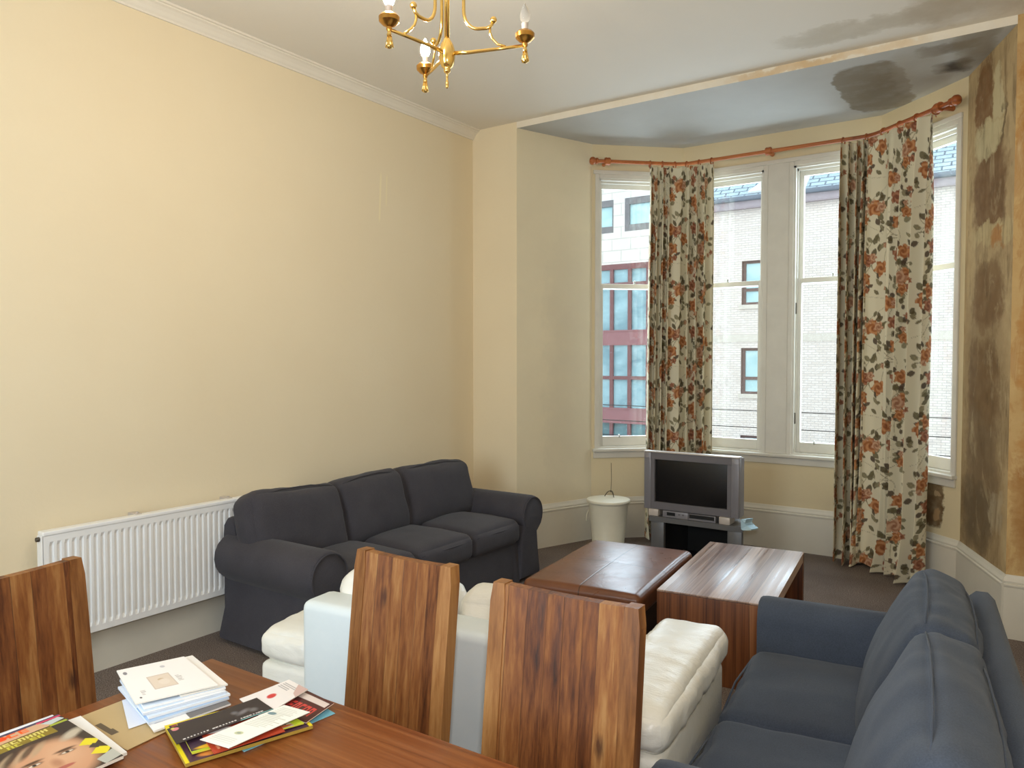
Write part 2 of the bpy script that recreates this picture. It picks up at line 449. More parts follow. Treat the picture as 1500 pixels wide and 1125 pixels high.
def glass(name, tint=(0.97, 1.0, 1.0, 1)):
    t = NT(name)
    a = t.n('BsdfTransparent'); a.inputs[0].default_value = tint
    g = t.n('BsdfGlossy'); g.inputs['Roughness'].default_value = 0.03
    mx = t.n('MixShader'); mx.inputs[0].default_value = 0.05
    t.t.links.new(a.outputs[0], mx.inputs[1]); t.t.links.new(g.outputs[0], mx.inputs[2])
    t.t.links.new(mx.outputs[0], t.out.inputs[0])
    return t.m
M['glass'] = glass('window_glass')

def emit(name, rgb, s):
    t = NT(name); e = t.n('Emission'); e.inputs[0].default_value = rgb; e.inputs[1].default_value = s
    t.t.links.new(e.outputs[0], t.out.inputs[0]); return t.m
M['bulb_lit'] = emit('lit_bulb', (1.0, 0.86, 0.66, 1), 820.0)
def bulbglass():
    t = NT('clear_bulb'); return t.bsdf((0.95, 0.95, 0.95, 1), 0.05, 0, 0.5, Transmission_Weight=0.9, IOR=1.2)
M['bulb_clear'] = bulbglass()

def brick(name, c1, c2, mortar, bw=0.225, bh=0.075, ms=0.009, bump=0.3):
    t = NT(name); c = t.coord('UV')
    b = t.n('TexBrick'); t.set(b, 'Vector', c)
    b.inputs['Color1'].default_value = lin(c1); b.inputs['Color2'].default_value = lin(c2); b.inputs['Mortar'].default_value = lin(mortar)
    b.inputs['Scale'].default_value = 1.0; b.inputs['Brick Width'].default_value = bw; b.inputs['Row Height'].default_value = bh
    b.inputs['Mortar Size'].default_value = ms; b.inputs['Mortar Smooth'].default_value = 0.2
    nz = t.noise(c, 0.7, 4).outputs[0]
    col = t.mix(t.math('MULTIPLY', t.maprange(nz, 0.35, 0.7, 0, 1), 0.25), b.outputs[0], lin(tuple(v * 0.88 for v in c1)))
    return t.bsdf(col, 0.9, 0, 0.2, bump=b.outputs['Fac'], bstr=bump, bdist=0.01)
M['brick'] = brick('buff_brick', (238, 228, 220), (226, 214, 204), (196, 188, 182))
M['stone'] = brick('pale_stone_block', (238, 232, 224), (228, 222, 214), (204, 198, 190), 0.75, 0.42, 0.02)
def slate():
    t = NT('grey_roof_slate'); c = t.coord('UV')
    b = t.n('TexBrick'); t.set(b, 'Vector', c)
    b.inputs['Color1'].default_value = lin((176, 196, 206)); b.inputs['Color2'].default_value = lin((164, 186, 198)); b.inputs['Mortar'].default_value = lin((96, 112, 126))
    b.inputs['Scale'].default_value = 1.0; b.inputs['Brick Width'].default_value = 0.45; b.inputs['Row Height'].default_value = 0.24; b.inputs['Mortar Size'].default_value = 0.026
    return t.bsdf(b.outputs[0], 0.6, 0, 0.4)
M['slate'] = slate()
M['gutter'] = plain('grey_gutter', (108, 118, 132), 0.6)
M['fascia'] = plain('mauve_fascia', (172, 160, 166), 0.7)
M['red_frame'] = plain('maroon_frame', (122, 78, 80), 0.6, var=0.1)
M['brown_frame'] = plain('brown_frame', (106, 82, 78), 0.6, var=0.1)
M['grey_frame'] = plain('grey_stone_frame', (122, 120, 122), 0.7, var=0.1)
def winglass(name, a, b):
    t = NT(name); c = t.coord()
    nz = t.noise(t.mapping(c, (0.8, 0.8, 1.4)), 1.2, 3).outputs[0]
    return t.bsdf(t.mix(t.maprange(nz, 0.35, 0.65, 0, 1), lin(a), lin(b)), 0.15, 0, 0.5)
M['far_glass'] = winglass('glass_painted_sky', (164, 200, 208), (118, 156, 168))  # sky reflection painted in as mottled blue base colour
M['far_blind'] = winglass('pale_blind_behind_glass', (196, 226, 228), (168, 206, 210))
M['white_sill'] = plain('pale_concrete', (214, 206, 194), 0.8)

# ------------------------------------------------------------------ room shell (camera stands at x=0, y=0)
XL, YP, ZB, ZH = -3.807, 4.974, 3.354, 3.401
XR, YB = 0.42, -1.3
A = (-3.372, YP); B = (-3.101, 5.710); C = (-2.514, 6.262); D = (-0.959, 6.262); E_ = (-0.371, 5.710); F = (-0.101, YP)
HS = 0.3525
Z0, Z1 = 0.775, 3.07     # window opening

def struct(o): o['kind'] = 'structure'; return o

def wall(name, p, q, z0, z1, mat, holes=(), u_off=0.0):
    """upright wall from p to q with rectangular holes (u0,u1,za,zb); UV in metres"""
    px, py = p; L = math.hypot(q[0] - px, q[1] - py); ex, ey = (q[0] - px) / L, (q[1] - py) / L
    us = sorted({0.0, L} | {h[0] for h in holes} | {h[1] for h in holes})
    zs = sorted({z0, z1} | {h[2] for h in holes} | {h[3] for h in holes})
    mb = MB(); mb.uv = []
    for i in range(len(us) - 1):
        for j in range(len(zs) - 1):
            um, zm = (us[i] + us[i + 1]) / 2, (zs[j] + zs[j + 1]) / 2
            if any(h[0] < um < h[1] and h[2] < zm < h[3] for h in holes): continue
            k = [(us[i], zs[j]), (us[i + 1], zs[j]), (us[i + 1], zs[j + 1]), (us[i], zs[j + 1])]
            mb.add([(px + ex * u, py + ey * u, z) for u, z in k], [(0, 1, 2, 3)])
            mb.uv += [(u + u_off, z) for u, z in k]
    return struct(mb.build(name, mat))

# floor and ceilings
def poly(name, pts, z, mat, flip=False):
    mb = MB(); mb.add([(x, y, z) for x, y in pts], [tuple(range(len(pts)))[::-1] if flip else tuple(range(len(pts)))])
    return struct(mb.build(name, mat))
poly('floor', [(XL, YB), (XR, YB), (XR, YP), F, E_, D, C, B, A, (XL, YP)], 0.0, M['carpet'])
poly('ceiling', [(XL, YB), (XR, YB), (XR, YP), (XL, YP)], ZH, M['ceiling'], True)
poly('ceiling_bay', [A, F, E_, D, C, B], ZB, M['ceiling_bay'], True)
wall('trim_bay_edge', A, F, ZB - 0.001, ZH, M['trim'], u_off=A[0])
BCo = (0.06, 0.745); CDo = [(0.06, 0.692), (0.928, 1.497)]; DEo = (0.06, 0.735)
w = wall('wall_left', (XL, YB), (XL, YP), 0, ZH, M['wall'], u_off=YB)
wall('wall_pier_left', (XL, YP), A, 0, ZH, M['wall'], u_off=20)
wall('wall_bay_splay_left', A, B, 0, ZB, M['wall_bay_cool'])
wall('wall_bay_left', B, C, 0, ZB, M['wall_bay'], [(BCo[0], BCo[1], Z0, Z1)])
wall('wall_bay_centre', C, D, 0, ZB, M['wall_bay'], [(a, b, Z0, Z1) for a, b in CDo])
wall('wall_bay_right', D, E_, 0, ZB, M['wall_patch'], [(DEo[0], DEo[1], Z0, Z1)])
wall('wall_bay_splay_right', E_, F, 0, ZB, M['wall_damp'])
wall('wall_pier_right', F, (XR, YP), 0, ZH, M['wall_pier_damp'])
wall('wall_right', (XR, YP), (XR, YB), 0, ZH, M['wall'])
wall('wall_back', (XR, YB), (XL, YB), 0, ZH, M['wall'])

# skirting boards: tall board with a moulded top
SK = [(0.0, 0.0), (0.022, 0.0), (0.022, 0.285), (0.026, 0.295), (0.026, 0.302), (0.018, 0.306), (0.020, 0.318), (0.012, 0.335), (0.006, HS), (0.0, HS)]
def skirting(name, p, q, mat=None):
    px, py = p; L = math.hypot(q[0] - px, q[1] - py); ang = math.atan2(q[1] - py, q[0] - px)
    mb = MB(); m = len(SK)
    # into-room side is to the right of the direction p->q
    vs = [(u, -d, z) for u in (-0.008, L + 0.008) for d, z in SK]
    fs = [(k, (k + 1) % m, m + (k + 1) % m, m + k) for k in range(m)] + [tuple(range(m)), tuple(range(2 * m - 1, m - 1, -1))]
    mb.add(vs, fs, Matrix.Translation((px, py, 0)) @ Matrix.Rotation(ang, 4, 'Z'))
    return struct(mb.build(name, mat or M['skirting']))
for nm, p, q in (('left', (XL, YB), (XL, YP)), ('pier_left', (XL, YP), A), ('bay_splay_left', A, B), ('bay_left', B, C), ('bay_centre', C, D), ('bay_right', D, E_), ('bay_splay_right', E_, F), ('pier_right', F, (XR, YP)), ('right', (XR, YP), (XR, YB))):
    skirting('baseboard_' + nm, p, q)

# cornice along the left wall
prof = [(0, 0), (0.010, 0), (0.012, 0.010), (0.020, 0.018), (0.030, 0.034), (0.046, 0.050), (0.058, 0.056), (0.060, 0.062), (0.072, 0.064), (0.074, 0.074), (0, 0.074)]
mb = MB(); m = len(prof)
mb.add([(XL + d, y, ZH - 0.074 + z) for y in (YB, YP) for d, z in prof],
       [(k, m + k, m + (k + 1) % m, (k + 1) % m) for k in range(m)] + [tuple(range(m)), tuple(range(2 * m - 1, m - 1, -1))])
struct(mb.build('trim_cornice', M['cornice']))

# ------------------------------------------------------------------ sash windows
def facet(P, Q):
    return Vector((P[0], P[1], 0)), math.atan2(Q[1] - P[1], Q[0] - P[0])
def sash_window(name, P, Q, u0, u1):
    loc, ang = facet(P, Q)
    W = M['window_white']
    root = empty(name, loc, ang, kind='structure')
    # lining and casing
    f = MB()
    f.box(u0 - 0.0, u0 + 0.016, -0.004, 0.17, Z0, Z1)
    f.box(u1 - 0.016, u1, -0.004, 0.17, Z0, Z1)
    f.box(u0, u1, -0.004, 0.17, Z1 - 0.016, Z1)
    f.box(u0, u1, 0.0, 0.17, Z0, Z0 + 0.014)
    f.box(u0 + 0.016, u0 + 0.026, 0.035, 0.048, Z0, Z1); f.box(u1 - 0.026, u1 - 0.016, 0.035, 0.048, Z0, Z1)
    f.box(u0, u1, 0.035, 0.048, Z1 - 0.035, Z1 - 0.01)
    f.build('window_frame', W, root)
    c = MB()
    c.box(u0 - 0.034, u0, -0.014, 0.0, Z0, Z1 + 0.034, 0.003); c.box(u1, u1 + 0.034, -0.014, 0.0, Z0, Z1 + 0.034, 0.003)
    c.box(u0, u1, -0.014, 0.0, Z1, Z1 + 0.034, 0.003)
    c.build('casing', W, root)
    zm = 2.165
    a, b = u0 + 0.017, u1 - 0.017
    lo = MB()
    lo.box(a, a + 0.036, 0.052, 0.092, Z0 + 0.015, zm + 0.022); lo.box(b - 0.036, b, 0.052, 0.092, Z0 + 0.015, zm + 0.022)
    lo.box(a + 0.036, b - 0.036, 0.052, 0.092, Z0 + 0.015, 0.872, 0.003); lo.box(a + 0.036, b - 0.036, 0.052, 0.092, zm - 0.018, zm + 0.022, 0.003)
    l = lo.build('lower_sash', W, root)
    MB().box(a + 0.03, b - 0.03, 0.070, 0.074, 0.865, zm - 0.01).build('pane', M['glass'], l)
    lift = MB()
    for k in (0.28,):
        x = a + (b - a) * k
        lift.tube([(x, 0.052, 0.885), (x, 0.040, 0.885), (x, 0.034, 0.872), (x, 0.036, 0.862)], 0.006, 8)
    lift.build('sash_lift', M['steel'], l, True)
    up = MB()
    up.box(a, a + 0.036, 0.098, 0.138, zm - 0.02, Z1 - 0.018); up.box(b - 0.036, b, 0.098, 0.138, zm - 0.02, Z1 - 0.018)
    up.box(a + 0.036, b - 0.036, 0.098, 0.138, Z1 - 0.066, Z1 - 0.018, 0.003); up.box(a + 0.036, b - 0.036, 0.098, 0.138, zm - 0.02, zm + 0.016, 0.003)
    u = up.build('upper_sash', W, root)
    MB().box(a + 0.03, b - 0.03, 0.116, 0.120, zm + 0.01, Z1 - 0.06).build('pane', M['glass'], u)
    k = MB(); x = (a + b) / 2
    k.tube([(x, 0.075, zm + 0.022), (x, 0.075, zm + 0.036)], [0.010, 0.008], 10); k.ball((x, 0.075, zm + 0.044), 0.010)
    k.build('catch', M['steel'], l, True)
    for zz in ((1.02, 1.9) if u0 > 0.5 else (1.75,)):
        MB().box(u0 + 0.014, u0 + 0.024, 0.022, 0.034, zz, zz + 0.09, 0.003).build('sash_stop', M['catch'], root)
    return root
sash_window('window_1', B, C, *BCo)
sash_window('window_2', C, D, *CDo[0])
sash_window('window_3', C, D, *CDo[1])
sash_window('window_4', D, E_, *DEo)
# sills and friezes along each facet
for i, (P, Q, ua, ub) in enumerate(((B, C, 0.005, 0.80), (C, D, 0.0, 1.555), (D, E_, 0.0, 0.775))):
    loc, ang = facet(P, Q)
    mm = Matrix.Translation(loc) @ Matrix.Rotation(ang, 4, 'Z')
    s = MB(); s.box(ua - 0.0, ub, -0.045, 0.03, Z0 - 0.026, Z0, 0.006, mm); s.box(ua + 0.01, ub - 0.01, -0.016, 0.0, Z0 - 0.082, Z0 - 0.026, 0.004, mm)
    struct(s.build('trim_sill.%03d' % i, M['window_white']))
    s = MB(); s.box(ua + 0.005, ub - 0.005, -0.018, 0.0, Z1 + 0.034, Z1 + 0.068, 0.004, mm)
    if i == 1:
        s.box(CDo[0][1] + 0.034, CDo[1][0] - 0.034, -0.012, 0.0, Z0, Z1 + 0.034, 0.003, mm)
    struct(s.build('trim_frieze.%03d' % i, M['window_white']))

# ------------------------------------------------------------------ radiator
def radiator():
    y0, y1, z0, z1 = 1.612, 3.11, 0.232, 0.758
    r = empty('radiator', (XL, 0, 0), 0, 'long white ribbed panel radiator on the cream wall behind the charcoal sofa', 'radiator')
    xf, xb = 0.107, 0.062
    mb = MB()
    n = 44; pts = []
    zz = [z0, z0 + 0.012, z0 + 0.03, z0 + 0.045, z1 - 0.06, z1 - 0.045, z1 - 0.03, z1 - 0.012]
    pitch = (y1 - y0 - 0.04) / n
    ys = [(y0, 0), (y0 + 0.02, 0)]
    for i in range(n):
        a = y0 + 0.02 + i * pitch
        ys += [(a + pitch * 0.12, 0), (a + pitch * 0.28, 1), (a + pitch * 0.62, 1), (a + pitch * 0.78, 0)]
    ys += [(y1 - 0.02, 0), (y1, 0)]
    vs = []; 
    for z, k in zip([z0, z0 + 0.03, z0 + 0.05, z1 - 0.07, z1 - 0.05, z1 - 0.02], [0, 0, 1, 1, 0, 0]):
        for (y, g) in ys:
            vs.append((xf - 0.011 * g * k, y, z))
    m = len(ys)
    fs = [(i * m + j, i * m + j + 1, (i + 1) * m + j + 1, (i + 1) * m + j) for i in range(5) for j in range(m - 1)]
    mb.add(vs, fs)
    mb.box(xb, xf - 0.014, y0, y1, z0, z1 - 0.02)
    mb.build('panel', M['radiator'], r)
    g = MB(); g.box(xb - 0.005, xf + 0.004, y0 - 0.003, y1 + 0.003, z1 - 0.022, z1, 0.006)
    g.build('top_grille', M['radiator'], r)
    for y in (y0 - 0.006, y1):
        e = MB(); e.box(xb - 0.004, xf - 0.002, y, y + 0.006, z0 + 0.01, z1 - 0.02, 0.002); e.build('side_cover', M['radiator'], r)
    b = MB(); b.tube([(xf - 0.025, y0 - 0.02, z1 - 0.035), (xf - 0.025, y0, z1 - 0.035)], 0.011, 10)
    b.build('bleed_valve', M['catch'], r, True)
    for y in (y0 + 0.45, y0 + 0.98):
        k = MB(); k.box(0.001, xb + 0.02, y, y + 0.03, z1 - 0.10, z1 + 0.004, 0.003); k.tube([(xb + 0.0, y + 0.015, z1), (xb, y + 0.015, z1 + 0.011)], 0.007, 8)
        k.build('bracket', M['silver_light'], r)
    for yy in (y0 + 0.05, y1 - 0.05):
        p = MB(); p.tube([(xf - 0.03, yy, z0 + 0.02), (xf - 0.03, yy, 0.0)], 0.008, 10); p.build('pipe', M['radiator'], r, True)
radiator()

# ------------------------------------------------------------------ sofas
def roll_arm_profile(side, w=0.235, rr=0.118, zc=0.51, lean=0.02):
    """profile of a rolled sofa arm, outer side first; x grows outwards from the inner face"""
    pts = [(w - 0.02 + lean, 0.025), (w - 0.04, 0.20), (w - 0.055, zc - 0.13)]
    cx = w - rr * 0.75
    for i in range(15):
        a = R(-58 + i * (58 + 212) / 14)
        pts.append((cx + rr * math.cos(a), zc + rr * math.sin(a)))
    pts += [(0.0, zc - 0.12), (0.0, 0.025)]
    return [(side * x, z) for x, z in (pts if side > 0 else pts)]

def charcoal_sofa():
    L = 2.05; hw = L / 2
    r = empty('sofa', (-3.27, 3.49, 0), R(90), 'charcoal three-seat rolled-arm sofa against the long cream wall', 'sofa')
    mat = M['sofa']
    aw = 0.24; ai = hw - aw; rr = 0.128; zc = 0.462
    for s in (-1, 1):
        mb = MB(); pf = [(s * ai + x, z) for x, z in roll_arm_profile(s, aw, rr, zc)]
        def warp(p):
            return (p[0], p[1] - 0.012 * math.sin(PI * min(1, max(0, (p[2]) / 0.6))), p[2])
        mb.extrude(pf, -0.405, 0.375, 0.022, ny=6, warp=warp)
        o = mb.build('arm', mat, r, True, 50)
        d = MB()
        cx = s * (ai + aw - rr * 0.75); q = rr - 0.012
        d.tube([(cx + q * math.cos(2 * PI * i / 28), -0.413, zc + q * math.sin(2 * PI * i / 28)) for i in range(-2, 19)], 0.004, 6)
        d.build('piping', mat, o, True)
    back = MB()
    bp = [(0.29, 0.03), (0.395, 0.03), (0.400, 0.56), (0.392, 0.64), (0.365, 0.675), (0.325, 0.675), (0.295, 0.64), (0.285, 0.56)]
    back.extrude([(y, z) for y, z in bp], -hw + 0.055, hw - 0.055, 0.03, M=Matrix(((0, 1, 0, 0), (1, 0, 0, 0), (0, 0, 1, 0), (0, 0, 0, 1))))
    back.build('back_frame', mat, r, True, 50)
    base = MB(); base.box(-ai - 0.01, ai + 0.01, -0.37, 0.30, 0.10, 0.29, 0.02)
    base.build('base', mat, r, True, 40)
    sk = MB(); vs = []; n = 90   # skirt hanging to the carpet with two pleats
    for j in range(6):
        z = 0.29 - 0.275 * j / 5
        for i in range(n + 1):
            u = i / n; x = -ai + 2 * ai * u
            pl = sum(math.exp(-((u - c) / 0.012) ** 2) for c in (0.04, 0.96))
            vs.append((x, -0.378 - 0.012 * (j / 5) + 0.018 * pl * (j / 5) - 0.003 * math.sin(u * 40) * (j / 5), z))
    sk.add(vs, [(j * (n + 1) + i, (j + 1) * (n + 1) + i, (j + 1) * (n + 1) + i + 1, j * (n + 1) + i + 1) for j in range(5) for i in range(n)])
    sk.build('skirt', mat, r, True)
    cw = 2 * ai / 3
    for k in range(3):
        x = -ai + cw * (k + 0.5)
        c = MB(); c.cushion((cw - 0.006, 0.62, 0.16), 0.05, (x, -0.10, 0.365), (0.0, 0.02, 0.035), wr=0.006, ws=5, seed=k, aniso=(1, 1, 0.6))
        o = c.build('seat_cushion', mat, r, True)
        p = MB(); zz = 0.41
        p.tube([(x - cw / 2 + 0.03, -0.408, zz), (x, -0.424, zz + 0.004), (x + cw / 2 - 0.03, -0.408, zz)], 0.0035, 6)
        p.build('piping', mat, o, True)
    for k, (xa, xb, dz) in enumerate(((-0.985, -0.345, 0.0), (-0.375, 0.205, 0.0), (0.19, 0.91, 0.0))):
        b = MB(); wd = xb - xa; x = (xa + xb) / 2
        T = Matrix.Translation((x, 0.185, 0.60 + dz)) @ Matrix.Rotation(R((-16, -14, -16)[k]), 4, 'X') @ Matrix.Rotation(R((1.5, -2, 1.5)[k]), 4, 'Y')
        b.cushion((wd, 0.20, 0.42), 0.07, (0, 0, 0), (0.012, 0.05, 0.008), n=30, wr=0.013, ws=4.5, seed=k + 5, M=T)
        o = b.build('back_cushion', mat, r, True)
        p = MB(); hwid = wd / 2 - 0.06
        p.tube([(-hwid, -0.085, 0.185), (-hwid * 0.4, -0.083, 0.204), (hwid * 0.4, -0.083, 0.204), (hwid, -0.085, 0.185)], 0.0035, 6, M=T)
        p.build('piping', mat, o, True)
charcoal_sofa()

def blue_loveseat():
    r = empty('loveseat', (-0.408, 2.302, 0), R(-83.5), 'slate-blue two-seat fabric sofa at the right edge, beside the white leather sofa', 'sofa')
    mat = M['loveseat']; ai = 0.61
    SW = Matrix(((0, 1, 0, 0), (1, 0, 0, 0), (0, 0, 1, 0), (0, 0, 0, 1)))
    for s in (-1, 1):
        mb = MB(); pf = [(0.0, 0.04), (0.155, 0.04), (0.16, 0.50), (0.155, 0.57), (0.13, 0.612), (0.085, 0.63), (0.04, 0.625), (0.012, 0.60), (0.0, 0.55)]
        mb.extrude([(s * (ai + x), z) for x, z in pf], -0.37, 0.375, 0.028, ny=4)
        mb.build('arm', mat, r, True, 55)
    bk = MB()
    bp = [(0.22, 0.04), (0.375, 0.04), (0.405, 0.68), (0.400, 0.72), (0.380, 0.742), (0.345, 0.742), (0.322, 0.72), (0.31, 0.66)]
    bk.extrude(bp, -ai - 0.13, ai + 0.13, 0.03, M=SW)
    bk.build('back_frame', mat, r, True, 50)
    b = MB(); b.box(-ai - 0.01, ai + 0.01, -0.345, 0.24, 0.10, 0.285, 0.02); b.build('base', mat, r, True, 40)
    for sx in (-1, 1):
        for sy in (-0.32, 0.28):
            l = MB(); l.box(sx * 0.69 - 0.03, sx * 0.69 + 0.03, sy - 0.03, sy + 0.03, 0.0, 0.05, 0.004); l.build('foot', M['black'], r)
    for k, s in enumerate((-1, 1)):
        c = MB(); c.cushion((ai - 0.004, 0.56, 0.16), 0.045, (s * ai / 2, -0.095, 0.370), (0.0, 0.015, 0.028), n=34, wr=0.012, ws=5, seed=k + 11, aniso=(1.4, 0.7, 0.5))
        o = c.build('seat_cushion', mat, r, True)
        p = MB(); p.tube([(s * ai / 2 - ai / 2 + 0.03, -0.374, 0.425), (s * ai / 2, -0.386, 0.43), (s * ai / 2 + ai / 2 - 0.03, -0.374, 0.425)], 0.0035, 6); p.build('piping', mat, o, True)
        xa, xb = ((-0.655, -0.002), (0.002, 0.80))[k]; bw_ = xb - xa
        T = Matrix.Translation(((xa + xb) / 2, 0.165, 0.590)) @ Matrix.Rotation(R(-22), 4, 'X')
        b = MB(); b.cushion((bw_, 0.165, 0.46), 0.05, (0, 0, 0), (0.012, 0.05, 0.016), n=36, wr=0.013, ws=6.5, seed=k + 21, M=T, aniso=(1.2, 1, 0.7))
        o = b.build('back_cushion', mat, r, True)
        p = MB()
        for yy in (-0.068, 0.066):
            h2 = bw_ / 2 - 0.03
            pts = [(-h2 - 0.016, yy, 0.10), (-h2 - 0.012, yy, 0.16), (-h2 + 0.008, yy, 0.214), (-h2 * 0.5, yy, 0.231), (0, yy, 0.235), (h2 * 0.5, yy, 0.231), (h2 - 0.008, yy, 0.214), (h2 + 0.012, yy, 0.16), (h2 + 0.016, yy, 0.10)]
            p.tube(pts, 0.0028, 6, M=T)
        p.build('piping', mat, o, True)
blue_loveseat()

def white_sofa():
    # local frame: front towards -Y, turned to face the television
    th = R(180 + 6.8)
    ux, uy_ = math.cos(R(6.8)), math.sin(R(6.8))
    W = 1.47; Dp = 0.80
    rear = Vector((-2.235, 1.700, 0))            # rear left corner seen from the camera
    ctr = rear + Vector((ux, uy_, 0)) * W / 2 + Vector((-uy_, ux, 0)) * (Dp / 2 - 0.05)
    r = empty('leather_sofa', ctr, th, 'white leather two-seat sofa turned with its back to the dining table', 'sofa')
    mat = M['white_leather']; hw = W / 2; aw = 0.255
    p = MB(); p.box(-hw + aw - 0.005, hw - aw + 0.005, Dp / 2 - 0.11, Dp / 2 + 0.05 - 0.01, 0.05, 0.752, 0.028, seg=4)
    p.build('back_panel', M['blue_lit_panel'], r, True, 60)
    b = MB(); b.box(-hw + aw, hw - aw, -Dp / 2 + 0.02, Dp / 2 - 0.11, 0.05, 0.30, 0.02); b.build('base', mat, r, True, 50)
    for s in (-1, 1):
        a = MB(); a.box(*(sorted((s * (hw - aw + 0.008), s * (hw - 0.016)))), -Dp / 2 + 0.03, Dp / 2 - 0.005, 0.05, 0.49, 0.022, seg=3)
        o = a.build('arm', mat, r, True, 60)
        c = MB(); c.cushion((aw - 0.004, Dp - 0.01, 0.115), 0.045, (s * (hw - aw / 2), -0.005, 0.545), (0.010, 0.012, 0.024), n=44, wr=0.009, ws=12, seed=3 + s, aniso=(0.7, 1.9, 0.8))
        q = c.build('arm_cushion', mat, r, True)
        sm = MB(); xx = s * (hw - aw / 2)
        for sx in (-1, 1):
            sm.tube([(xx + sx * (aw / 2 - 0.009), -Dp / 2 + 0.05 + (Dp - 0.1) * i / 10, 0.575 + 0.003 * math.sin(i)) for i in range(11)], 0.0032, 6)
        sm.build('stitching', mat, q, True)
    iw = hw - aw
    for k, s in enumerate((-1, 1)):
        c = MB(); c.cushion((iw - 0.004, 0.60, 0.17), 0.05, (s * iw / 2, -0.10, 0.38), (0, 0.015, 0.03), wr=0.006, ws=8, seed=k + 31); c.build('seat_cushion', mat, r, True)
        T = Matrix.Translation((s * iw / 2 + (-0.01 if s < 0 else -0.005), 0.185, 0.588)) @ Matrix.Rotation(R(-10), 4, 'X')
        c = MB(); c.cushion((iw - 0.004, 0.17, 0.46), 0.075, (0, 0, 0), (0.006, 0.04, 0.012), wr=0.008, ws=8, seed=k + 41, M=T); c.build('back_cushion', mat, r, True)
    for sx in (-1, 1):
        for sy in (-1, 1):
            l = MB(); l.box(sx * (hw - 0.12) - 0.03, sx * (hw - 0.12) + 0.03, sy * 0.33 - 0.03, sy * 0.33 + 0.03, 0.0, 0.055, 0.004); l.build('foot', M['black'], r)
white_sofa()

# ------------------------------------------------------------------ ottoman and coffee table
def ottoman():
    r = empty('ottoman', (-1.905, 3.765, 0), R(6.5), 'shiny brown leather ottoman between the charcoal sofa and the coffee table', 'ottoman')
    b = MB(); b.box(-0.29, 0.29, -0.47, 0.47, 0.045, 0.30, 0.025, seg=3); b.build('body', M['shaded_leather'], r, True, 50)
    c = MB()
    def shape(p):
        x, y, z = p
        return (x, y, z)
    c.cushion((0.64, 0.99, 0.12), 0.035, (0, 0, 0.345), (0.0, 0.0, 0.016), n=60, wr=0.004, ws=4, seed=2, shape=shape)
    o = c.build('cushion_top', M['brown_leather'], r, True)
    s = MB()
    s.tube([(-0.27 + 0.54 * i / 12, 0.47, 0.398) for i in range(13)], 0.004, 6); s.tube([(-0.27 + 0.54 * i / 12, -0.47, 0.398) for i in range(13)], 0.004, 6)
    for sx in (-1, 1): s.tube([(sx * 0.298, -0.45 + 0.9 * i / 14, 0.398) for i in range(15)], 0.004, 6)
    s.build('piping', M['brown_leather'], o, True)
    for sx in (-1, 1):
        for sy in (-1, 1):
            l = MB(); l.box(sx * 0.25 - 0.03, sx * 0.25 + 0.03, sy * 0.42 - 0.03, sy * 0.42 + 0.03, 0.0, 0.05, 0.004); l.build('foot', M['black'], r)
ottoman()
def coffee_table():
    r = empty('coffee_table', (-1.285, 3.995, 0), R(6.5), 'dark plank coffee table with worn top, beside the leather ottoman', 'coffee table')
    w, l, h, t = 0.545, 1.09, 0.42, 0.05
    mb = MB(); mb.box(-w / 2, w / 2, -l / 2, l / 2, h - 0.010, h, 0.003); mb.box(-w / 2, w / 2, -l / 2 + t + 0.0005, l / 2 - t - 0.0005, h - t, h - 0.0101); mb.build('tabletop', M['coffee_top'], r, True, 40)
    for s in (-1, 1):
        e = MB(); e.box(-w / 2, w / 2, *sorted((s * l / 2, s * (l / 2 - t))), 0.0, h - 0.0105, 0.003); e.build('end_panel', M['coffee_side'], r, True, 40)
    e = MB(); e.box(-w / 2 + 0.02, w / 2 - 0.02, -l / 2 + t, l / 2 - t, 0.06, 0.085, 0.003); e.build('shelf', M['coffee_side'], r)
coffee_table()

# ------------------------------------------------------------------ dining table and chairs
TZ = 0.76
def dining_table():
    r = empty('dining_table', (-1.012, 0.735, 0), R(1.0), 'long dark polished plank dining table strewn with mail and magazines', 'dining table')
    x0, x1, y0, y1 = -0.75, 0.75, -0.455, 0.455
    mb = MB(); mb.box(x0, x1, y0, y1, TZ - 0.035, TZ, 0.005); mb.build('tabletop', M['table_wood'], r, True, 40)
    a = MB()
    for s in (-1, 1): a.box(x0 + 0.10, x1 - 0.10, s * 0.38 - 0.011, s * 0.38 + 0.011, TZ - 0.115, TZ - 0.0355)
    for s in (-1, 1): a.box(s * 0.66 - 0.011, s * 0.66 + 0.011, -0.36, 0.36, TZ - 0.115, TZ - 0.0355)
    a.build('apron', M['table_wood'], r)
    for sx in (-1, 1):
        for sy in (-1, 1):
            l = MB(); l.box(sx * 0.71 - 0.035, sx * 0.71 + 0.035, sy * 0.42 - 0.033, sy * 0.42 + 0.033, 0.0, TZ - 0.0355, 0.005); l.build('leg', M['chair_stile'], r)
dining_table()

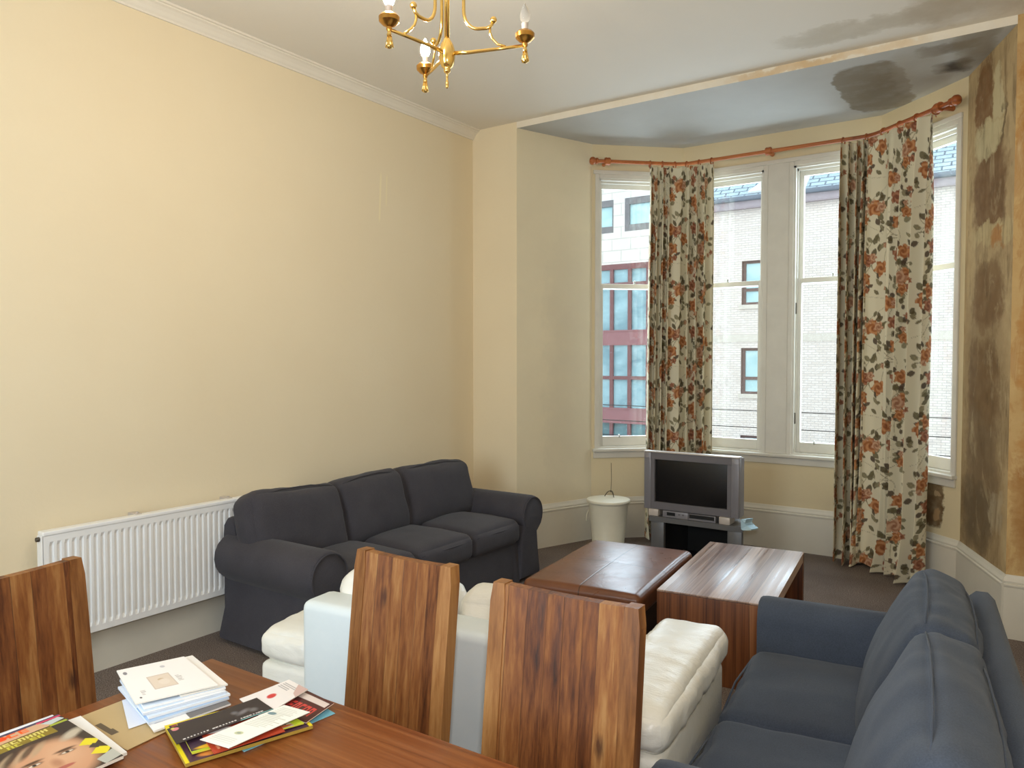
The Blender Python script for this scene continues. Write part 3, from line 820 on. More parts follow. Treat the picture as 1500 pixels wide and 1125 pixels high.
def dining_chair(loc, rz, label, w=0.385, seed=0):
    r = empty('dining_chair', loc, rz, label, 'dining chair', 'tall plank-backed dining chairs')
    hw = w / 2
    H = 1.003
    def yb(z): return 0.238 + 0.060 * max(0, (z - 0.44) / 0.56) ** 1.1
    # plank panel, gently hollowed
    nx, nz = 14, 16; sw = 0.042
    pw = hw - sw + 0.002
    front = []; back = []
    z0, z1 = 0.30, H - 0.002
    for j in range(nz + 1):
        z = z0 + (z1 - z0) * j / nz
        for i in range(nx + 1):
            u = -1 + 2 * i / nx; x = u * pw
            zz = z - (0.006 * (1 - u * u) if j == nz else 0)
            d = 0.008 * (1 - u * u)
            front.append((x, yb(z) - 0.017 + d, zz)); back.append((x, yb(z) + 0.010 + d, zz))
    m = nx + 1; N = len(front)
    fs = []
    for j in range(nz):
        for i in range(nx):
            a = j * m + i
            fs.append((a, a + 1, a + m + 1, a + m)); fs.append((N + a, N + a + m, N + a + m + 1, N + a + 1))
    for i in range(nx):
        fs.append((nz * m + i, nz * m + i + 1, N + nz * m + i + 1, N + nz * m + i)); fs.append((i + 1, i, N + i, N + i + 1))
    for j in range(nz):
        fs.append((j * m, (j + 1) * m, N + (j + 1) * m, N + j * m)); fs.append((j * m + nx + m, j * m + nx, N + j * m + nx, N + j * m + nx + m))
    mb = MB(); mb.add(front + back, fs); mb.build('backrest', M['chair_wood'], r, True, 40)
    for s in (-1, 1):
        st = MB(); pf = []
        vs = []; k = 22
        for j in range(k + 1):
            z = H * j / k
            xin, xo = s * (hw - sw), s * hw
            y = yb(z) if z > 0.44 else 0.238 + 0.012 * ((0.44 - z) / 0.44)
            if j == k: xin, xo = s * (hw - sw + 0.004), s * (hw - 0.006)
            for (x, yy) in ((xin, y - 0.019), (xo, y - 0.019), (xo, y + 0.018), (xin, y + 0.018)): vs.append((x, yy, z))
        f2 = []
        for j in range(k):
            for q in range(4):
                q2 = (q + 1) % 4
                f2.append((j * 4 + q, j * 4 + q2, (j + 1) * 4 + q2, (j + 1) * 4 + q))
        f2 += [(3, 2, 1, 0), (4 * k, 4 * k + 1, 4 * k + 2, 4 * k + 3)]
        st.add(vs, f2); st.build('rear_leg', M['chair_stile'], r)
        l = MB(); l.box(s * (hw - 0.045), s * hw, -0.195, -0.15, 0.0, 0.43, 0.003); l.build('leg', M['chair_stile'], r)
    se = MB(); se.box(-hw + 0.0, hw, -0.20, 0.215, 0.431, 0.466, 0.006); se.build('seat', M['chair_seat'], r, True, 40)
    ra = MB()
    for s in (-1, 1): ra.box(s * (hw - 0.022) - 0.009, s * (hw - 0.022) + 0.009, -0.15, 0.215, 0.36, 0.4305)
    ra.box(-hw + 0.045, hw - 0.045, -0.182, -0.164, 0.36, 0.4305)
    ra.build('seat_rail', M['chair_stile'], r)
    return r
dining_chair((-1.415, 1.245, 0), R(0), 'plank-backed dining chair in front of the white leather sofa, left of two side by side', 0.355)
dining_chair((-0.878, 1.215, 0), R(2), 'plank-backed dining chair nearest the slate-blue sofa, with pale side posts', 0.392)
dining_chair((-1.845, 0.880, 0), R(97), 'plank-backed dining chair at the table end in front of the radiator', 0.385)

# ------------------------------------------------------------------ television, stand and bin
def tv():
    y = 5.33
    st = empty('television_stand', (-2.02, y, 0), 0, 'grey open-fronted television stand with a black interior', 'television stand')
    x0, x1 = -0.36, 0.355
    t = MB()
    pts = [(x0, -0.03), (x1, -0.03), (x1 - 0.01, 0.05), (x1 - 0.16, 0.34), (x0 + 0.16, 0.34), (x0 + 0.01, 0.05)]; n = len(pts)
    t.add([(x, yy, z) for z in (0.315, 0.352) for x, yy in pts], [tuple(range(n))[::-1], tuple(range(n, 2 * n))] + [(q, (q + 1) % n, n + (q + 1) % n, n + q) for q in range(n)])
    t.build('top_board', M['stand_grey'], st, True, 40)
    for a, b in ((x0 + 0.01, x0 + 0.115), (x1 - 0.115, x1 - 0.01)):
        p = MB(); p.box(a, b, -0.02, 0.02, 0.0, 0.3145, 0.005); p.build('front_pillar', M['stand_grey'], st, True, 40)
    s = MB()
    for sg in (-1, 1):
        xo, xi = (x0 + 0.012, x0 + 0.165) if sg < 0 else (x1 - 0.012, x1 - 0.165)
        q = [(xo, 0.021), (xi, 0.325), (xi - sg * 0.012, 0.325), (xo - sg * 0.012, 0.021)]
        s.add([(x, yy, z) for z in (0.0, 0.3145) for x, yy in q], [(0, 1, 2, 3), (7, 6, 5, 4)] + [(k, (k + 1) % 4, 4 + (k + 1) % 4, 4 + k) for k in range(4)])
    s.box(x0 + 0.17, x1 - 0.17, 0.318, 0.328, 0.0, 0.3145); s.box(x0 + 0.10, x1 - 0.10, 0.021, 0.20, 0.0, 0.02); s.box(x0 + 0.17, x1 - 0.17, 0.20, 0.317, 0.0, 0.02)
    s.build('inner_casing', M['void'], st)
    b = empty('media_box', (-2.05, y + 0.125, 0.0205), 0, 'flat black box inside the television stand', 'media box')
    m = MB(); m.box(-0.15, 0.15, -0.10, 0.10, 0.0, 0.05, 0.004); m.build('case', M['black'], b, True, 40)
    m = MB(); m.box(-0.13, -0.05, -0.103, -0.1005, 0.012, 0.03); m.build('front_strip', M['tv_grey'], b)
    # television
    r = empty('television', (-2.07, y, 0.352), 0, 'grey widescreen tube television standing in the bay window', 'television')
    w, z0, z1 = 0.365, 0.052, 0.482
    f = MB()
    f.box(-w + 0.055, w - 0.055, 0.0, 0.05, z1 - 0.052, z1, 0.003); f.box(-w + 0.055, w - 0.055, 0.0, 0.05, z0, z0 + 0.055, 0.003)
    f.box(-w + 0.055, -w + 0.085, 0.0, 0.05, z0 + 0.055, z1 - 0.052); f.box(w - 0.085, w - 0.055, 0.0, 0.05, z0 + 0.055, z1 - 0.052)
    f.build('bezel', M['tv_grey'], r)
    for s in (-1, 1):
        p = MB(); p.box(*sorted((s * (w - 0.0551), s * w)), -0.004, 0.052, z0 - 0.002, z1, 0.005)
        for k in range(6): p.box(*sorted((s * (w - 0.048 + 0.007 * k), s * (w - 0.0445 + 0.007 * k))), -0.0065, -0.003, z0 + 0.03, z1 - 0.04)
        p.build('speaker', M['tv_silver'], r, True, 40)
    c = MB(); n = 16; vs = []
    ww, zz0, zz1 = w - 0.085, z0 + 0.055, z1 - 0.052
    for j in range(n + 1):
        for i in range(n + 1):
            u = -1 + 2 * i / n; v = j / n
            vs.append((u * ww, 0.014 + 0.010 * (u * u) + 0.006 * (2 * v - 1) ** 2 - 0.006, zz0 + (zz1 - zz0) * v))
    c.add(vs, [(j * (n + 1) + i, j * (n + 1) + i + 1, (j + 1) * (n + 1) + i + 1, (j + 1) * (n + 1) + i) for j in range(n) for i in range(n)])
    c.build('screen', M['screen'], r, True)
    t = MB(); t.box(-w - 0.002, w + 0.002, -0.008, 0.06, z1 + 0.0005, z1 + 0.010, 0.003); t.build('top_strip', M['silver_light'], r, True, 40)
    h = MB(); vs = []   # tapering rear housing
    for (yy, sx, za, zb) in ((0.05, 1.0, z0, z1), (0.14, 0.98, z0 + 0.0, z1 - 0.01), (0.28, 0.72, z0 + 0.03, z1 - 0.07), (0.40, 0.52, z0 + 0.05, z1 - 0.13), (0.44, 0.48, z0 + 0.06, z1 - 0.15)):
        vs += [(-w * sx, yy, za), (w * sx, yy, za), (w * sx, yy, zb), (-w * sx, yy, zb)]
    fs = []
    for j in range(4):
        for q in range(4): fs.append((j * 4 + q, j * 4 + (q + 1) % 4, (j + 1) * 4 + (q + 1) % 4, (j + 1) * 4 + q))
    fs += [(0, 3, 2, 1), (16, 17, 18, 19)]
    h.add(vs, fs); h.build('rear_housing', M['tv_silver'], r)
    for s, xx in ((-1, -0.285), (1, 0.265)):
        p = MB(); p.box(xx - 0.04, xx + 0.04, -0.012, 0.10, 0.0, z0 - 0.0005, 0.004); p.build('foot', M['silver_light'], r, True, 40)
    p = MB(); p.box(-0.22, 0.20, 0.06, 0.30, 0.0, z0 - 0.0005); p.build('base', M['tv_grey'], r)
    # boxes between the feet
    d = empty('set_top_box', (-2.185, y + 0.0, 0.3525), 0, 'small grey box with a dark display under the television, left of two', 'set-top box')
    m = MB(); m.box(-0.095, 0.105, -0.008, 0.05, 0.0, 0.048, 0.003); m.build('case', M['tv_silver'], d, True, 40)
    m = MB(); m.box(-0.06, 0.005, -0.0105, -0.0082, 0.016, 0.040); m.build('display', M['black'], d)
    m = MB(); m.box(0.03, 0.045, -0.0105, -0.0082, 0.024, 0.036); m.box(0.06, 0.075, -0.0105, -0.0082, 0.024, 0.036); m.build('button', M['tv_grey'], d)
    d = empty('video_player', (-1.972, y + 0.0, 0.3525), 0, 'low player with a dark slot under the television, right of two', 'video player')
    m = MB(); m.box(-0.105, 0.10, -0.008, 0.05, 0.0, 0.046, 0.003); m.build('case', M['tv_silver'], d, True, 40)
    m = MB(); m.box(-0.098, 0.092, -0.0105, -0.0082, 0.016, 0.043); m.build('slot', M['black'], d)
    # folded pale blue cloth hanging at the stand's right corner
    k = MB(); vs = []
    P = [(-1.672, 0.414), (-1.635, 0.418), (-1.642, 0.392), (-1.632, 0.372), (-1.598, 0.352), (-1.600, 0.345), (-1.655, 0.338), (-1.67, 0.345), (-1.673, 0.38)]
    n = len(P)
    for j, yy in enumerate((y - 0.05, y + 0.02, y + 0.07)):
        for (x, z) in P: vs.append((x + 0.006 * j + (0.0 if j != 1 else 0.006), yy + 0.01 * math.sin(z * 90), z - 0.006 * j))
    fs = [(j * n + q, j * n + (q + 1) % n, (j + 1) * n + (q + 1) % n, (j + 1) * n + q) for j in range(2) for q in range(n)] + [tuple(range(n))[::-1], tuple(range(2 * n, 3 * n))]
    k.add(vs, fs); o = k.build('folded_cloth', M['cloth_blue'])
    tag(o, 'crumpled pale blue cloth at the right corner of the television stand', 'cloth')
tv()

def bin_():
    c = (-2.815, 5.475, 0)
    r = empty('waste_bin', c, 0, 'round white lidded bin in the left corner of the bay', 'bin')
    b = MB(); b.lathe([(0.118, 0.0), (0.122, 0.008), (0.128, 0.06), (0.131, 0.062), (0.131, 0.07), (0.130, 0.072), (0.158, 0.365), (0.161, 0.372), (0.161, 0.380), (0.150, 0.382)], 40); b.build('body', M['bin'], r, True, 40)
    l = MB(); l.lathe([(0.150, 0.383), (0.172, 0.384), (0.177, 0.390), (0.177, 0.402), (0.172, 0.408), (0.12, 0.416), (0.06, 0.420), (0.002, 0.422)], 40); l.build('lid', M['bin'], r, True, 40)
    h = MB(); h.tube([(-0.158, -0.02, 0.32), (-0.172, -0.05, 0.27), (-0.165, -0.07, 0.22)], 0.005, 6); h.build('handle', M['bin'], r, True)
    w = MB(); x, y, z = c[0] + 0.012, c[1] + 0.02, 0.424
    for a in (205, 325, 90):
        q = [(x, y, z + 0.045)]
        for i in range(1, 7):
            t = i / 6; q.append((x + 0.05 * t * math.cos(R(a)), y + 0.05 * t * math.sin(R(a)), z + 0.045 * (1 - t ** 2.2) + 0.003))
        w.tube(q, 0.0035, 6)
    w.tube([(x, y, z + 0.04), (x + 0.003, y + 0.004, z + 0.14), (x + 0.001, y + 0.002, z + 0.275)], 0.0022, 6)
    w.ball((x, y, z + 0.045), 0.008)
    o = w.build('wire_prong', M['cord'], None, True); tag(o, 'thin upright wire with spread feet on the white bin lid', 'wire')
bin_()

# ------------------------------------------------------------------ curtains and pole
def offset_pts(d):
    P = [Vector((p[0], p[1])) for p in (B, C, D, E_)]
    ns = []
    for i in range(3):
        e = (P[i + 1] - P[i]).normalized(); ns.append(Vector((e.y, -e.x)))
    out = [P[0] + ns[0] * d]
    for i in (0, 1):
        n = (ns[i] + ns[i + 1]); n = n / (1 + ns[i].dot(ns[i + 1]))
        out.append(P[i + 1] + n * d)
    out.append(P[3] + ns[2] * d)
    return out
PZ = 3.185
pp = offset_pts(0.115)
def path_at(s):
    """point and normal (to the room) along the bay pole, softened at the bends"""
    segs = [(pp[i + 1] - pp[i]).length for i in range(3)]
    def raw(s):
        k = 0
        while k < 2 and s > segs[k]: s -= segs[k]; k += 1
        return pp[k] + (pp[k + 1] - pp[k]).normalized() * s
    e = 0.07
    p = (raw(s - e) + raw(s - e / 2) + raw(s) + raw(s + e / 2) + raw(s + e)) / 5
    t = (raw(s + e) - raw(s - e)).normalized()
    return p, Vector((t.y, -t.x)), t
SL = sum((pp[i + 1] - pp[i]).length for i in range(3))
s1 = (pp[1] - pp[0]).length; s2 = s1 + (pp[2] - pp[1]).length

def curtain_pole():
    r = empty('curtain_pole', (0, 0, 0), 0, 'orange wooden curtain pole bent round the bay window', 'curtain pole')
    m = MB(); n = 80
    m.tube([(*path_at(0.0 + (SL - 0.0) * i / n)[0], PZ) for i in range(n + 1)], 0.0155, 12); m.build('pole', M['pole'], r, True, 50)
    for s, sg in ((0.0, -1), (SL, 1)):
        p, nn, t = path_at(s); q = Matrix.Translation((p.x, p.y, PZ)) @ Matrix.Rotation(math.atan2(t.y, t.x), 4, 'Z') @ Matrix.Rotation(R(90 * sg), 4, 'Y')
        f = MB(); f.lathe([(0.012, -0.02), (0.026, -0.018), (0.026, -0.004), (0.02, 0.0), (0.03, 0.012), (0.034, 0.024), (0.030, 0.040), (0.018, 0.050), (0.002, 0.053)], 18, M=q)
        f.build('finial', M['pole'], r, True, 40)
    for s in (0.10, (s1 + s2) / 2 - 0.02, SL - 0.12):
        p, nn, t = path_at(s); ang = math.atan2(t.y, t.x)
        q = Matrix.Translation((p.x, p.y, PZ)) @ Matrix.Rotation(ang, 4, 'Z')
        b = MB(); b.lathe([(0.03, -0.022), (0.033, -0.012), (0.03, 0.0), (0.033, 0.012), (0.03, 0.022)], 16, M=q @ Matrix.Rotation(R(90), 4, 'Y'))
        b.tube([(0, 0.02, 0), (0, 0.112, -0.0)], 0.017, 12, M=q)
        b.build('bracket', M['pole'], r, True, 40)
curtain_pole()

# floral print: one repeat of the cloth, stamped with roses, leaves and stems
def floral_tile(w=0.42, h=0.56, res=520, seed=3):
    rs = np.random.RandomState(seed)
    nw, nh = int(w * res), int(h * res)
    img = np.zeros((nh, nw, 3)); img[:] = lin((222, 214, 188))[:3]
    ys, xs = np.mgrid[0:nh, 0:nw]; X = xs / res; Y = ys / res
    def blend(mask, col):
        m = np.clip(mask, 0, 1)[..., None]; img[:] = img * (1 - m) + np.array(col[:3]) * m
    def delta(cx, cy):
        dx = (X - cx + w / 2) % w - w / 2; dy = (Y - cy + h / 2) % h - h / 2
        return dx, dy
    def leaf(cx, cy, a, L, W, col):
        dx, dy = delta(cx, cy)
        u = dx * math.cos(a) + dy * math.sin(a); v = -dx * math.sin(a) + dy * math.cos(a)
        t = np.clip(u / L, 0, 1)
        wd = W * np.sin(PI * t) ** 0.8
        m = ((u > 0) & (u < L)) * np.clip((wd - np.abs(v)) * 900, 0, 1)
        blend(m * 0.92, col); blend(((np.abs(v) < 0.0009) & (u > 0) & (u < L * 0.9)) * 0.5, tuple(c * 1.8 for c in col))
    def stem(p, q, col, wd=0.0016, bend=0.03):
        n = 40
        for i in range(n):
            t = i / n; x = p[0] + (q[0] - p[0]) * t + bend * math.sin(PI * t); y = p[1] + (q[1] - p[1]) * t
            dx, dy = delta(x, y); blend(np.clip((wd - np.hypot(dx, dy)) * 900, 0, 1) * 0.8, col)
    def rose(cx, cy, r, hue):
        dx, dy = delta(cx, cy); d = np.hypot(dx, dy); a = np.arctan2(dy, dx) + rs.rand() * 6
        rim = r * (0.84 + 0.16 * np.cos(5 * a) + 0.06 * np.cos(11 * a))
        cols = {'o': ((178, 118, 76), (204, 152, 106), (140, 84, 54)), 'r': ((158, 104, 78), (188, 138, 108), (120, 74, 58)), 'p': ((186, 142, 112), (210, 174, 144), (150, 102, 78))}[hue]
        blend(np.clip((rim - d) * 900, 0, 1), lin(cols[0]))
        sp = np.sin(a * 2 + d / r * 11) * 0.5 + 0.5
        blend(np.clip((rim * 0.95 - d) * 900, 0, 1) * np.clip(sp * 1.6 - 0.6, 0, 1) * 0.8, lin(cols[1]))
        blend(np.clip((rim * 0.95 - d) * 900, 0, 1) * np.clip(0.35 - sp, 0, 1) * 1.8, lin(cols[2]))
        blend(np.clip((r * 0.25 - d) * 900, 0, 1) * 0.8, lin(cols[2]))
    G = [lin((92, 82, 60)), lin((108, 100, 74)), lin((84, 70, 58)), lin((134, 126, 98))]
    bouquets = [(0.10, 0.10), (0.30, 0.22), (0.11, 0.36), (0.31, 0.47), (0.20, 0.02)]
    for k in range(10): stem((rs.rand() * w, rs.rand() * h), (rs.rand() * w, rs.rand() * h), lin((150, 142, 112)), wd=0.0022, bend=rs.uniform(-0.06, 0.06))
    for k in range(26):
        leaf(rs.rand() * w, rs.rand() * h, rs.rand() * 6.3, rs.uniform(0.022, 0.040), rs.uniform(0.006, 0.011), G[rs.randint(4)])
    for bi, (bx, by) in enumerate(bouquets):
        for k in range(5):
            stem((bx, by), (bx + rs.uniform(-0.11, 0.11), by + rs.uniform(-0.16, 0.16)), lin((128, 120, 90)), wd=0.0022, bend=rs.uniform(-0.04, 0.04))
        for k in range(20):
            a = rs.rand() * 2 * PI; rr = rs.uniform(0.025, 0.095)
            leaf(bx + rr * math.cos(a), by + rr * 1.3 * math.sin(a), a + rs.uniform(-0.8, 0.8), rs.uniform(0.026, 0.046), rs.uniform(0.009, 0.015), G[rs.randint(4)])
        for k in range(4):
            a = rs.rand() * 2 * PI; rr = rs.uniform(0.01, 0.065)
            rose(bx + rr * math.cos(a), by + 1.3 * rr * math.sin(a), rs.uniform(0.026, 0.040), 'oorp'[rs.randint(4)])
    for k in range(8): rose(rs.rand() * w, rs.rand() * h, rs.uniform(0.013, 0.022), 'rp'[rs.randint(2)])
    return img, w, h, res
TILE = floral_tile()

def curtain(label, sa, sb, folds, amp, nu, nv, z0, seed, flare=None, ztop=PZ - 0.045, group='floral curtains'):
    """folds: list of (start, end, count, amplitude) along the pole"""
    rs = np.random.RandomState(seed)
    U = np.linspace(0, 1, nu)
    base = np.array([[*path_at(sa + (sb - sa) * u)[0], *path_at(sa + (sb - sa) * u)[1]] for u in U])
    tan = np.array([[*path_at(sa + (sb - sa) * u)[2]] for u in U])
    ph = np.zeros(nu); am = np.zeros(nu)
    p = 0.0
    for i in range(1, nu):
        u = U[i]; f = 1; a = amp
        for (a0, b0, cnt, aa) in folds:
            if a0 <= u <= b0: f = cnt / (b0 - a0); a = aa
        p += f * 2 * PI / nu; ph[i] = p; am[i] = a
    am[0] = am[1]; ker = np.ones(9) / 9; am = np.convolve(np.pad(am, 4, mode='edge'), ker, 'valid')
    V = np.linspace(0, 1, nv)
    co = np.zeros((nv, nu, 3))
    for j, v in enumerate(V):
        drift = 0.5 * math.sin(v * 3.0 + seed) * v + 0.25 * np.sin(U * 9 + v * 5 + seed)* v
        k = 0.55 + 0.45 * min(1, v * 6)
        k *= 1.0 + 0.25 * v
        w = np.sin(ph + drift) + 0.28 * np.sin(2 * ph + 1.3 + 2 * drift + seed) * min(1, v * 3)
        off = am * k * w + 0.035 + 0.07 * max(0.0, (v - 0.86) / 0.14) ** 2 * (0.45 + 0.55 * np.sin(ph * 0.5 + 1.0 + seed))
        sway = 0.015 * np.cos(ph + drift) * k
        fl = flare(U, v) if flare else 0
        x = base[:, 0] + base[:, 2] * off + tan[:, 0] * (sway + fl)
        y = base[:, 1] + base[:, 3] * off + tan[:, 1] * (sway + fl)
        z = ztop + (z0 - ztop) * v + 0.012 * np.sin(ph * 0.5) * v
        if v < 0.05: z = z + 0.012 * np.abs(np.sin(ph / 2)) * (1 - v / 0.05)
        co[j, :, 0] = x; co[j, :, 1] = y; co[j, :, 2] = np.maximum(z, 0.012)
    mid = co[nv // 2]
    arc = np.concatenate([[0], np.cumsum(np.linalg.norm(np.diff(mid, axis=0), axis=1))])
    img, w, h, res = TILE
    PS = 1.55
    Uc = (arc[None, :] / PS + 0.0 * V[:, None] + 0.17 * seed) % w; Vc = ((ztop - z0) / PS * V[:, None] + 0 * arc[None, :] + 0.11 * seed) % h
    col = img[np.clip((Vc * res).astype(int), 0, img.shape[0] - 1), np.clip((Uc * res).astype(int), 0, img.shape[1] - 1)]
    me = bpy.data.meshes.new('curtain')
    idx = np.arange(nu * nv).reshape(nv, nu)
    f = np.stack([idx[:-1, :-1], idx[1:, :-1], idx[1:, 1:], idx[:-1, 1:]], -1).reshape(-1, 4)
    me.from_pydata(co.reshape(-1, 3).tolist(), [], f.tolist())
    at = me.color_attributes.new('Col', 'FLOAT_COLOR', 'POINT')
    at.data.foreach_set('color', np.concatenate([col.reshape(-1, 3), np.ones((nu * nv, 1))], 1).astype(np.float32).ravel())
    me.polygons.foreach_set('use_smooth', [True] * len(me.polygons))
    me.materials.append(M['curtain'])
    r = empty('curtain', (0, 0, 0), 0, label, 'curtain', group)
    o = bpy.data.objects.new('fabric', me); COL.objects.link(o); o.parent = r
    sd = o.modifiers.new('thickness', 'SOLIDIFY'); sd.thickness = 0.002; sd.offset = 0
    nr = 6
    for i in range(nr):
        s = sa + 0.02 + (sb - sa - 0.04) * (i / (nr - 1)) ** (1.0)
        p, nn, t = path_at(s)
        q = Matrix.Translation((p.x, p.y, PZ - 0.010)) @ Matrix.Rotation(math.atan2(t.y, t.x) + R(random.uniform(-15, 15)), 4, 'Z')
        ring = MB(); ring.tube([(0, 0.027 * math.cos(a), 0.027 * math.sin(a)) for a in [2 * PI * k / 20 for k in range(21)]], 0.0055, 8, M=q)
        ring.tube([(0, 0.0, -0.03), (0, 0.002, -0.045)], 0.003, 6, M=q)
        ring.build('ring', M['pole'], r, True)
    return r

curtain('floral curtain hanging beside the television, left of the two', 0.45, 1.03,
        [(0, 0.32, 3.6, 0.040), (0.32, 0.60, 1.0, 0.026), (0.60, 1.0, 3.4, 0.042)], 0.03, 330, 520, 0.02, 1,
        flare=lambda U, v: -0.03 * (1 - U) * v)
curtain('floral curtain hanging by the damp wall, right of the two', 2.005, 2.86,
        [(0, 0.28, 4.2, 0.058), (0.28, 0.60, 1.2, 0.030), (0.60, 1.0, 2.8, 0.048)], 0.03, 420, 520, 0.015, 4,
        flare=lambda U, v: -0.05 * U * v ** 1.5 + 0.02 * np.sin(U * 16) * v ** 4)

# ------------------------------------------------------------------ chandelier
def chandelier():
    hx, hy, hz = -1.774, 2.166, 2.655
    r = empty('chandelier', (hx, hy, hz), 0, 'three-arm polished brass chandelier with candle bulbs hanging from the ceiling', 'chandelier')
    BRS = M['brass']
    top = ZH - hz
    h = MB(); h.lathe([(0.003, -0.125), (0.006, -0.12), (0.006, -0.10), (0.004, -0.098), (0.0045, -0.072), (0.011, -0.068), (0.013, -0.060), (0.012, -0.054), (0.020, -0.048), (0.027, -0.03), (0.030, -0.01), (0.029, 0.012), (0.023, 0.032), (0.013, 0.048), (0.010, 0.056)], 28)
    h.build('hub', BRS, r, True)
    s = MB(); s.tube([(0, 0, 0.05), (0, 0, top - 0.03)], 0.010, 14); s.build('stem', BRS, r, True)
    c = MB(); c.lathe([(0.012, top - 0.06), (0.03, top - 0.055), (0.055, top - 0.03), (0.062, top - 0.008), (0.062, top - 0.001)], 28); c.build('ceiling_rose', BRS, r, True)
    RA = 0.285
    for k, deg in enumerate((27, 147, 267)):
        a = R(deg); q = Matrix.Rotation(a, 4, 'Z')
        ze = (0.014, 0.014, -0.010)[k]
        m = MB(); m.tube([(0.024, 0, 0.0), (0.08, 0, 0.0), (0.18, 0, 0.43 * ze), (RA, 0, ze)], [0.0075, 0.0068, 0.006, 0.0055], 10, M=q)
        arm = m.build('arm', BRS, r, True)
        m = MB()   # scroll that rises beside the stem
        pts = [(0.064, 0, top - 0.10), (0.062, 0, 0.34), (0.062, 0, 0.15)]
        for i in range(1, 9):
            t = R(90 * i / 8); pts.append((0.062 + 0.052 * (1 - math.cos(t)), 0, 0.15 - 0.068 * math.sin(t)))
        pts += [(0.145, 0, 0.082), (0.160, 0, 0.088), (0.168, 0, 0.100)]
        m.tube(pts, 0.0062, 10, M=q); m.ball((0.171, 0, 0.110), 0.0125, M=q)
        m.tube([(0.158, 0, 0.083), (0.158, 0, 0.066), (0.166, 0, 0.045), (0.185, 0, 0.024), (0.215, 0, ze * 0.6 + 0.005)], 0.0048, 8, M=q)
        m.build('scroll', BRS, arm, True)
        m = MB(); m.lathe([(0.006, -0.008), (0.010, 0.0), (0.009, 0.008), (0.022, 0.014), (0.034, 0.026), (0.035, 0.040), (0.028, 0.048), (0.016, 0.052), (0.016, 0.054)], 24, (RA, 0, ze), M=q)
        m.build('candle_cup', M['brass_dark'], arm, True, 40)
        m = MB(); m.lathe([(0.007, 0.01), (0.0065, -0.012), (0.009, -0.018), (0.006, -0.024), (0.008, -0.040), (0.011, -0.056), (0.009, -0.061), (0.002, -0.063)], 18, (RA, 0, ze), M=q)
        for j in range(5):
            t = 2 * PI * j / 5
            m.tube([(RA + 0.004 * math.cos(t), 0.004 * math.sin(t), ze - 0.016), (RA + 0.012 * math.cos(t), 0.012 * math.sin(t), ze - 0.058)], 0.0035, 6, M=q)
        m.build('tassel', BRS, arm, True)
        m = MB(); m.lathe([(0.011, 0.052), (0.0115, 0.070), (0.0125, 0.072), (0.0125, 0.078)], 16, (RA, 0, ze), M=q); m.build('lamp_holder', M['silver_light'], arm, True, 40)
        m = MB(); m.lathe([(0.010, 0.078), (0.015, 0.086), (0.0185, 0.098), (0.0175, 0.112), (0.0125, 0.126), (0.006, 0.139), (0.002, 0.147), (0.0005, 0.149)], 20, (RA, 0, ze), M=q)
        b = m.build('bulb', M['bulb_clear'] if k == 0 else M['bulb_lit'], arm, True)
        b['label'] = 'unlit clear candle bulb' if k == 0 else 'lit glowing candle bulb'
chandelier()

# ------------------------------------------------------------------ mail and magazines
class Img:
    def __init__(self, w, h, bg):
        self.w, self.h = w, h
        self.a = np.zeros((h, w, 3)); self.a[:] = lin(bg)[:3]
        ys, xs = np.mgrid[0:h, 0:w]; self.X = (xs + 0.5) / w; self.Y = (ys + 0.5) / h
    def _b(self, m, col, op=1.0):
        m = (np.clip(m, 0, 1) * op)[..., None]; self.a = self.a * (1 - m) + np.array(lin(col)[:3]) * m
    def rect(self, x0, y0, x1, y1, col, op=1.0): self._b(((self.X > x0) & (self.X < x1) & (self.Y > y0) & (self.Y < y1)) * 1.0, col, op)
    def ell(self, cx, cy, rx, ry, col, rot=0, soft=0.15, op=1.0):
        dx, dy = self.X - cx, self.Y - cy
        u = dx * math.cos(rot) + dy * math.sin(rot); v = -dx * math.sin(rot) + dy * math.cos(rot)
        d = np.sqrt((u / rx) ** 2 + (v / ry) ** 2); self._b((1 + soft - d) / (2 * soft), col, op)
    def poly(self, pts, col, op=1.0):
        m = np.ones_like(self.X); n = len(pts)
        for i in range(n):
            (x0, y0), (x1, y1) = pts[i], pts[(i + 1) % n]
            m *= ((x1 - x0) * (self.Y - y0) - (y1 - y0) * (self.X - x0)) >= 0
        self._b(m, col, op)
    def glyphs(self, x0, y0, x1, y1, n, col, seed=0, op=1.0):
        rs = random.Random(seed); cw = (x1 - x0) / n
        for i in range(n):
            if rs.random() < 0.1 and n > 5: continue
            a = x0 + i * cw; w = cw * 0.78; h = y1 - y0; t = cw * 0.24
            k = rs.randrange(4)
            self.rect(a, y0, a + t, y1, col, op)
            if k in (0, 2): self.rect(a + w - t, y0, a + w, y1, col, op)
            if k in (0, 1, 3): self.rect(a, y0, a + w, y0 + h * 0.22, col, op)
            if k in (1, 2): self.rect(a, y0 + h * 0.4, a + w, y0 + h * 0.6, col, op)
            if k in (3, 1): self.rect(a, y1 - h * 0.22, a + w, y1, col, op)
    def lines(self, x0, y0, x1, y1, n, col, seed=0, op=0.8):
        rs = random.Random(seed)
        for i in range(n):
            y = y0 + (y1 - y0) * (i + 0.2) / n
            self.rect(x0, y, x0 + (x1 - x0) * rs.uniform(0.6, 1.0), y + (y1 - y0) / n * 0.42, col, op)

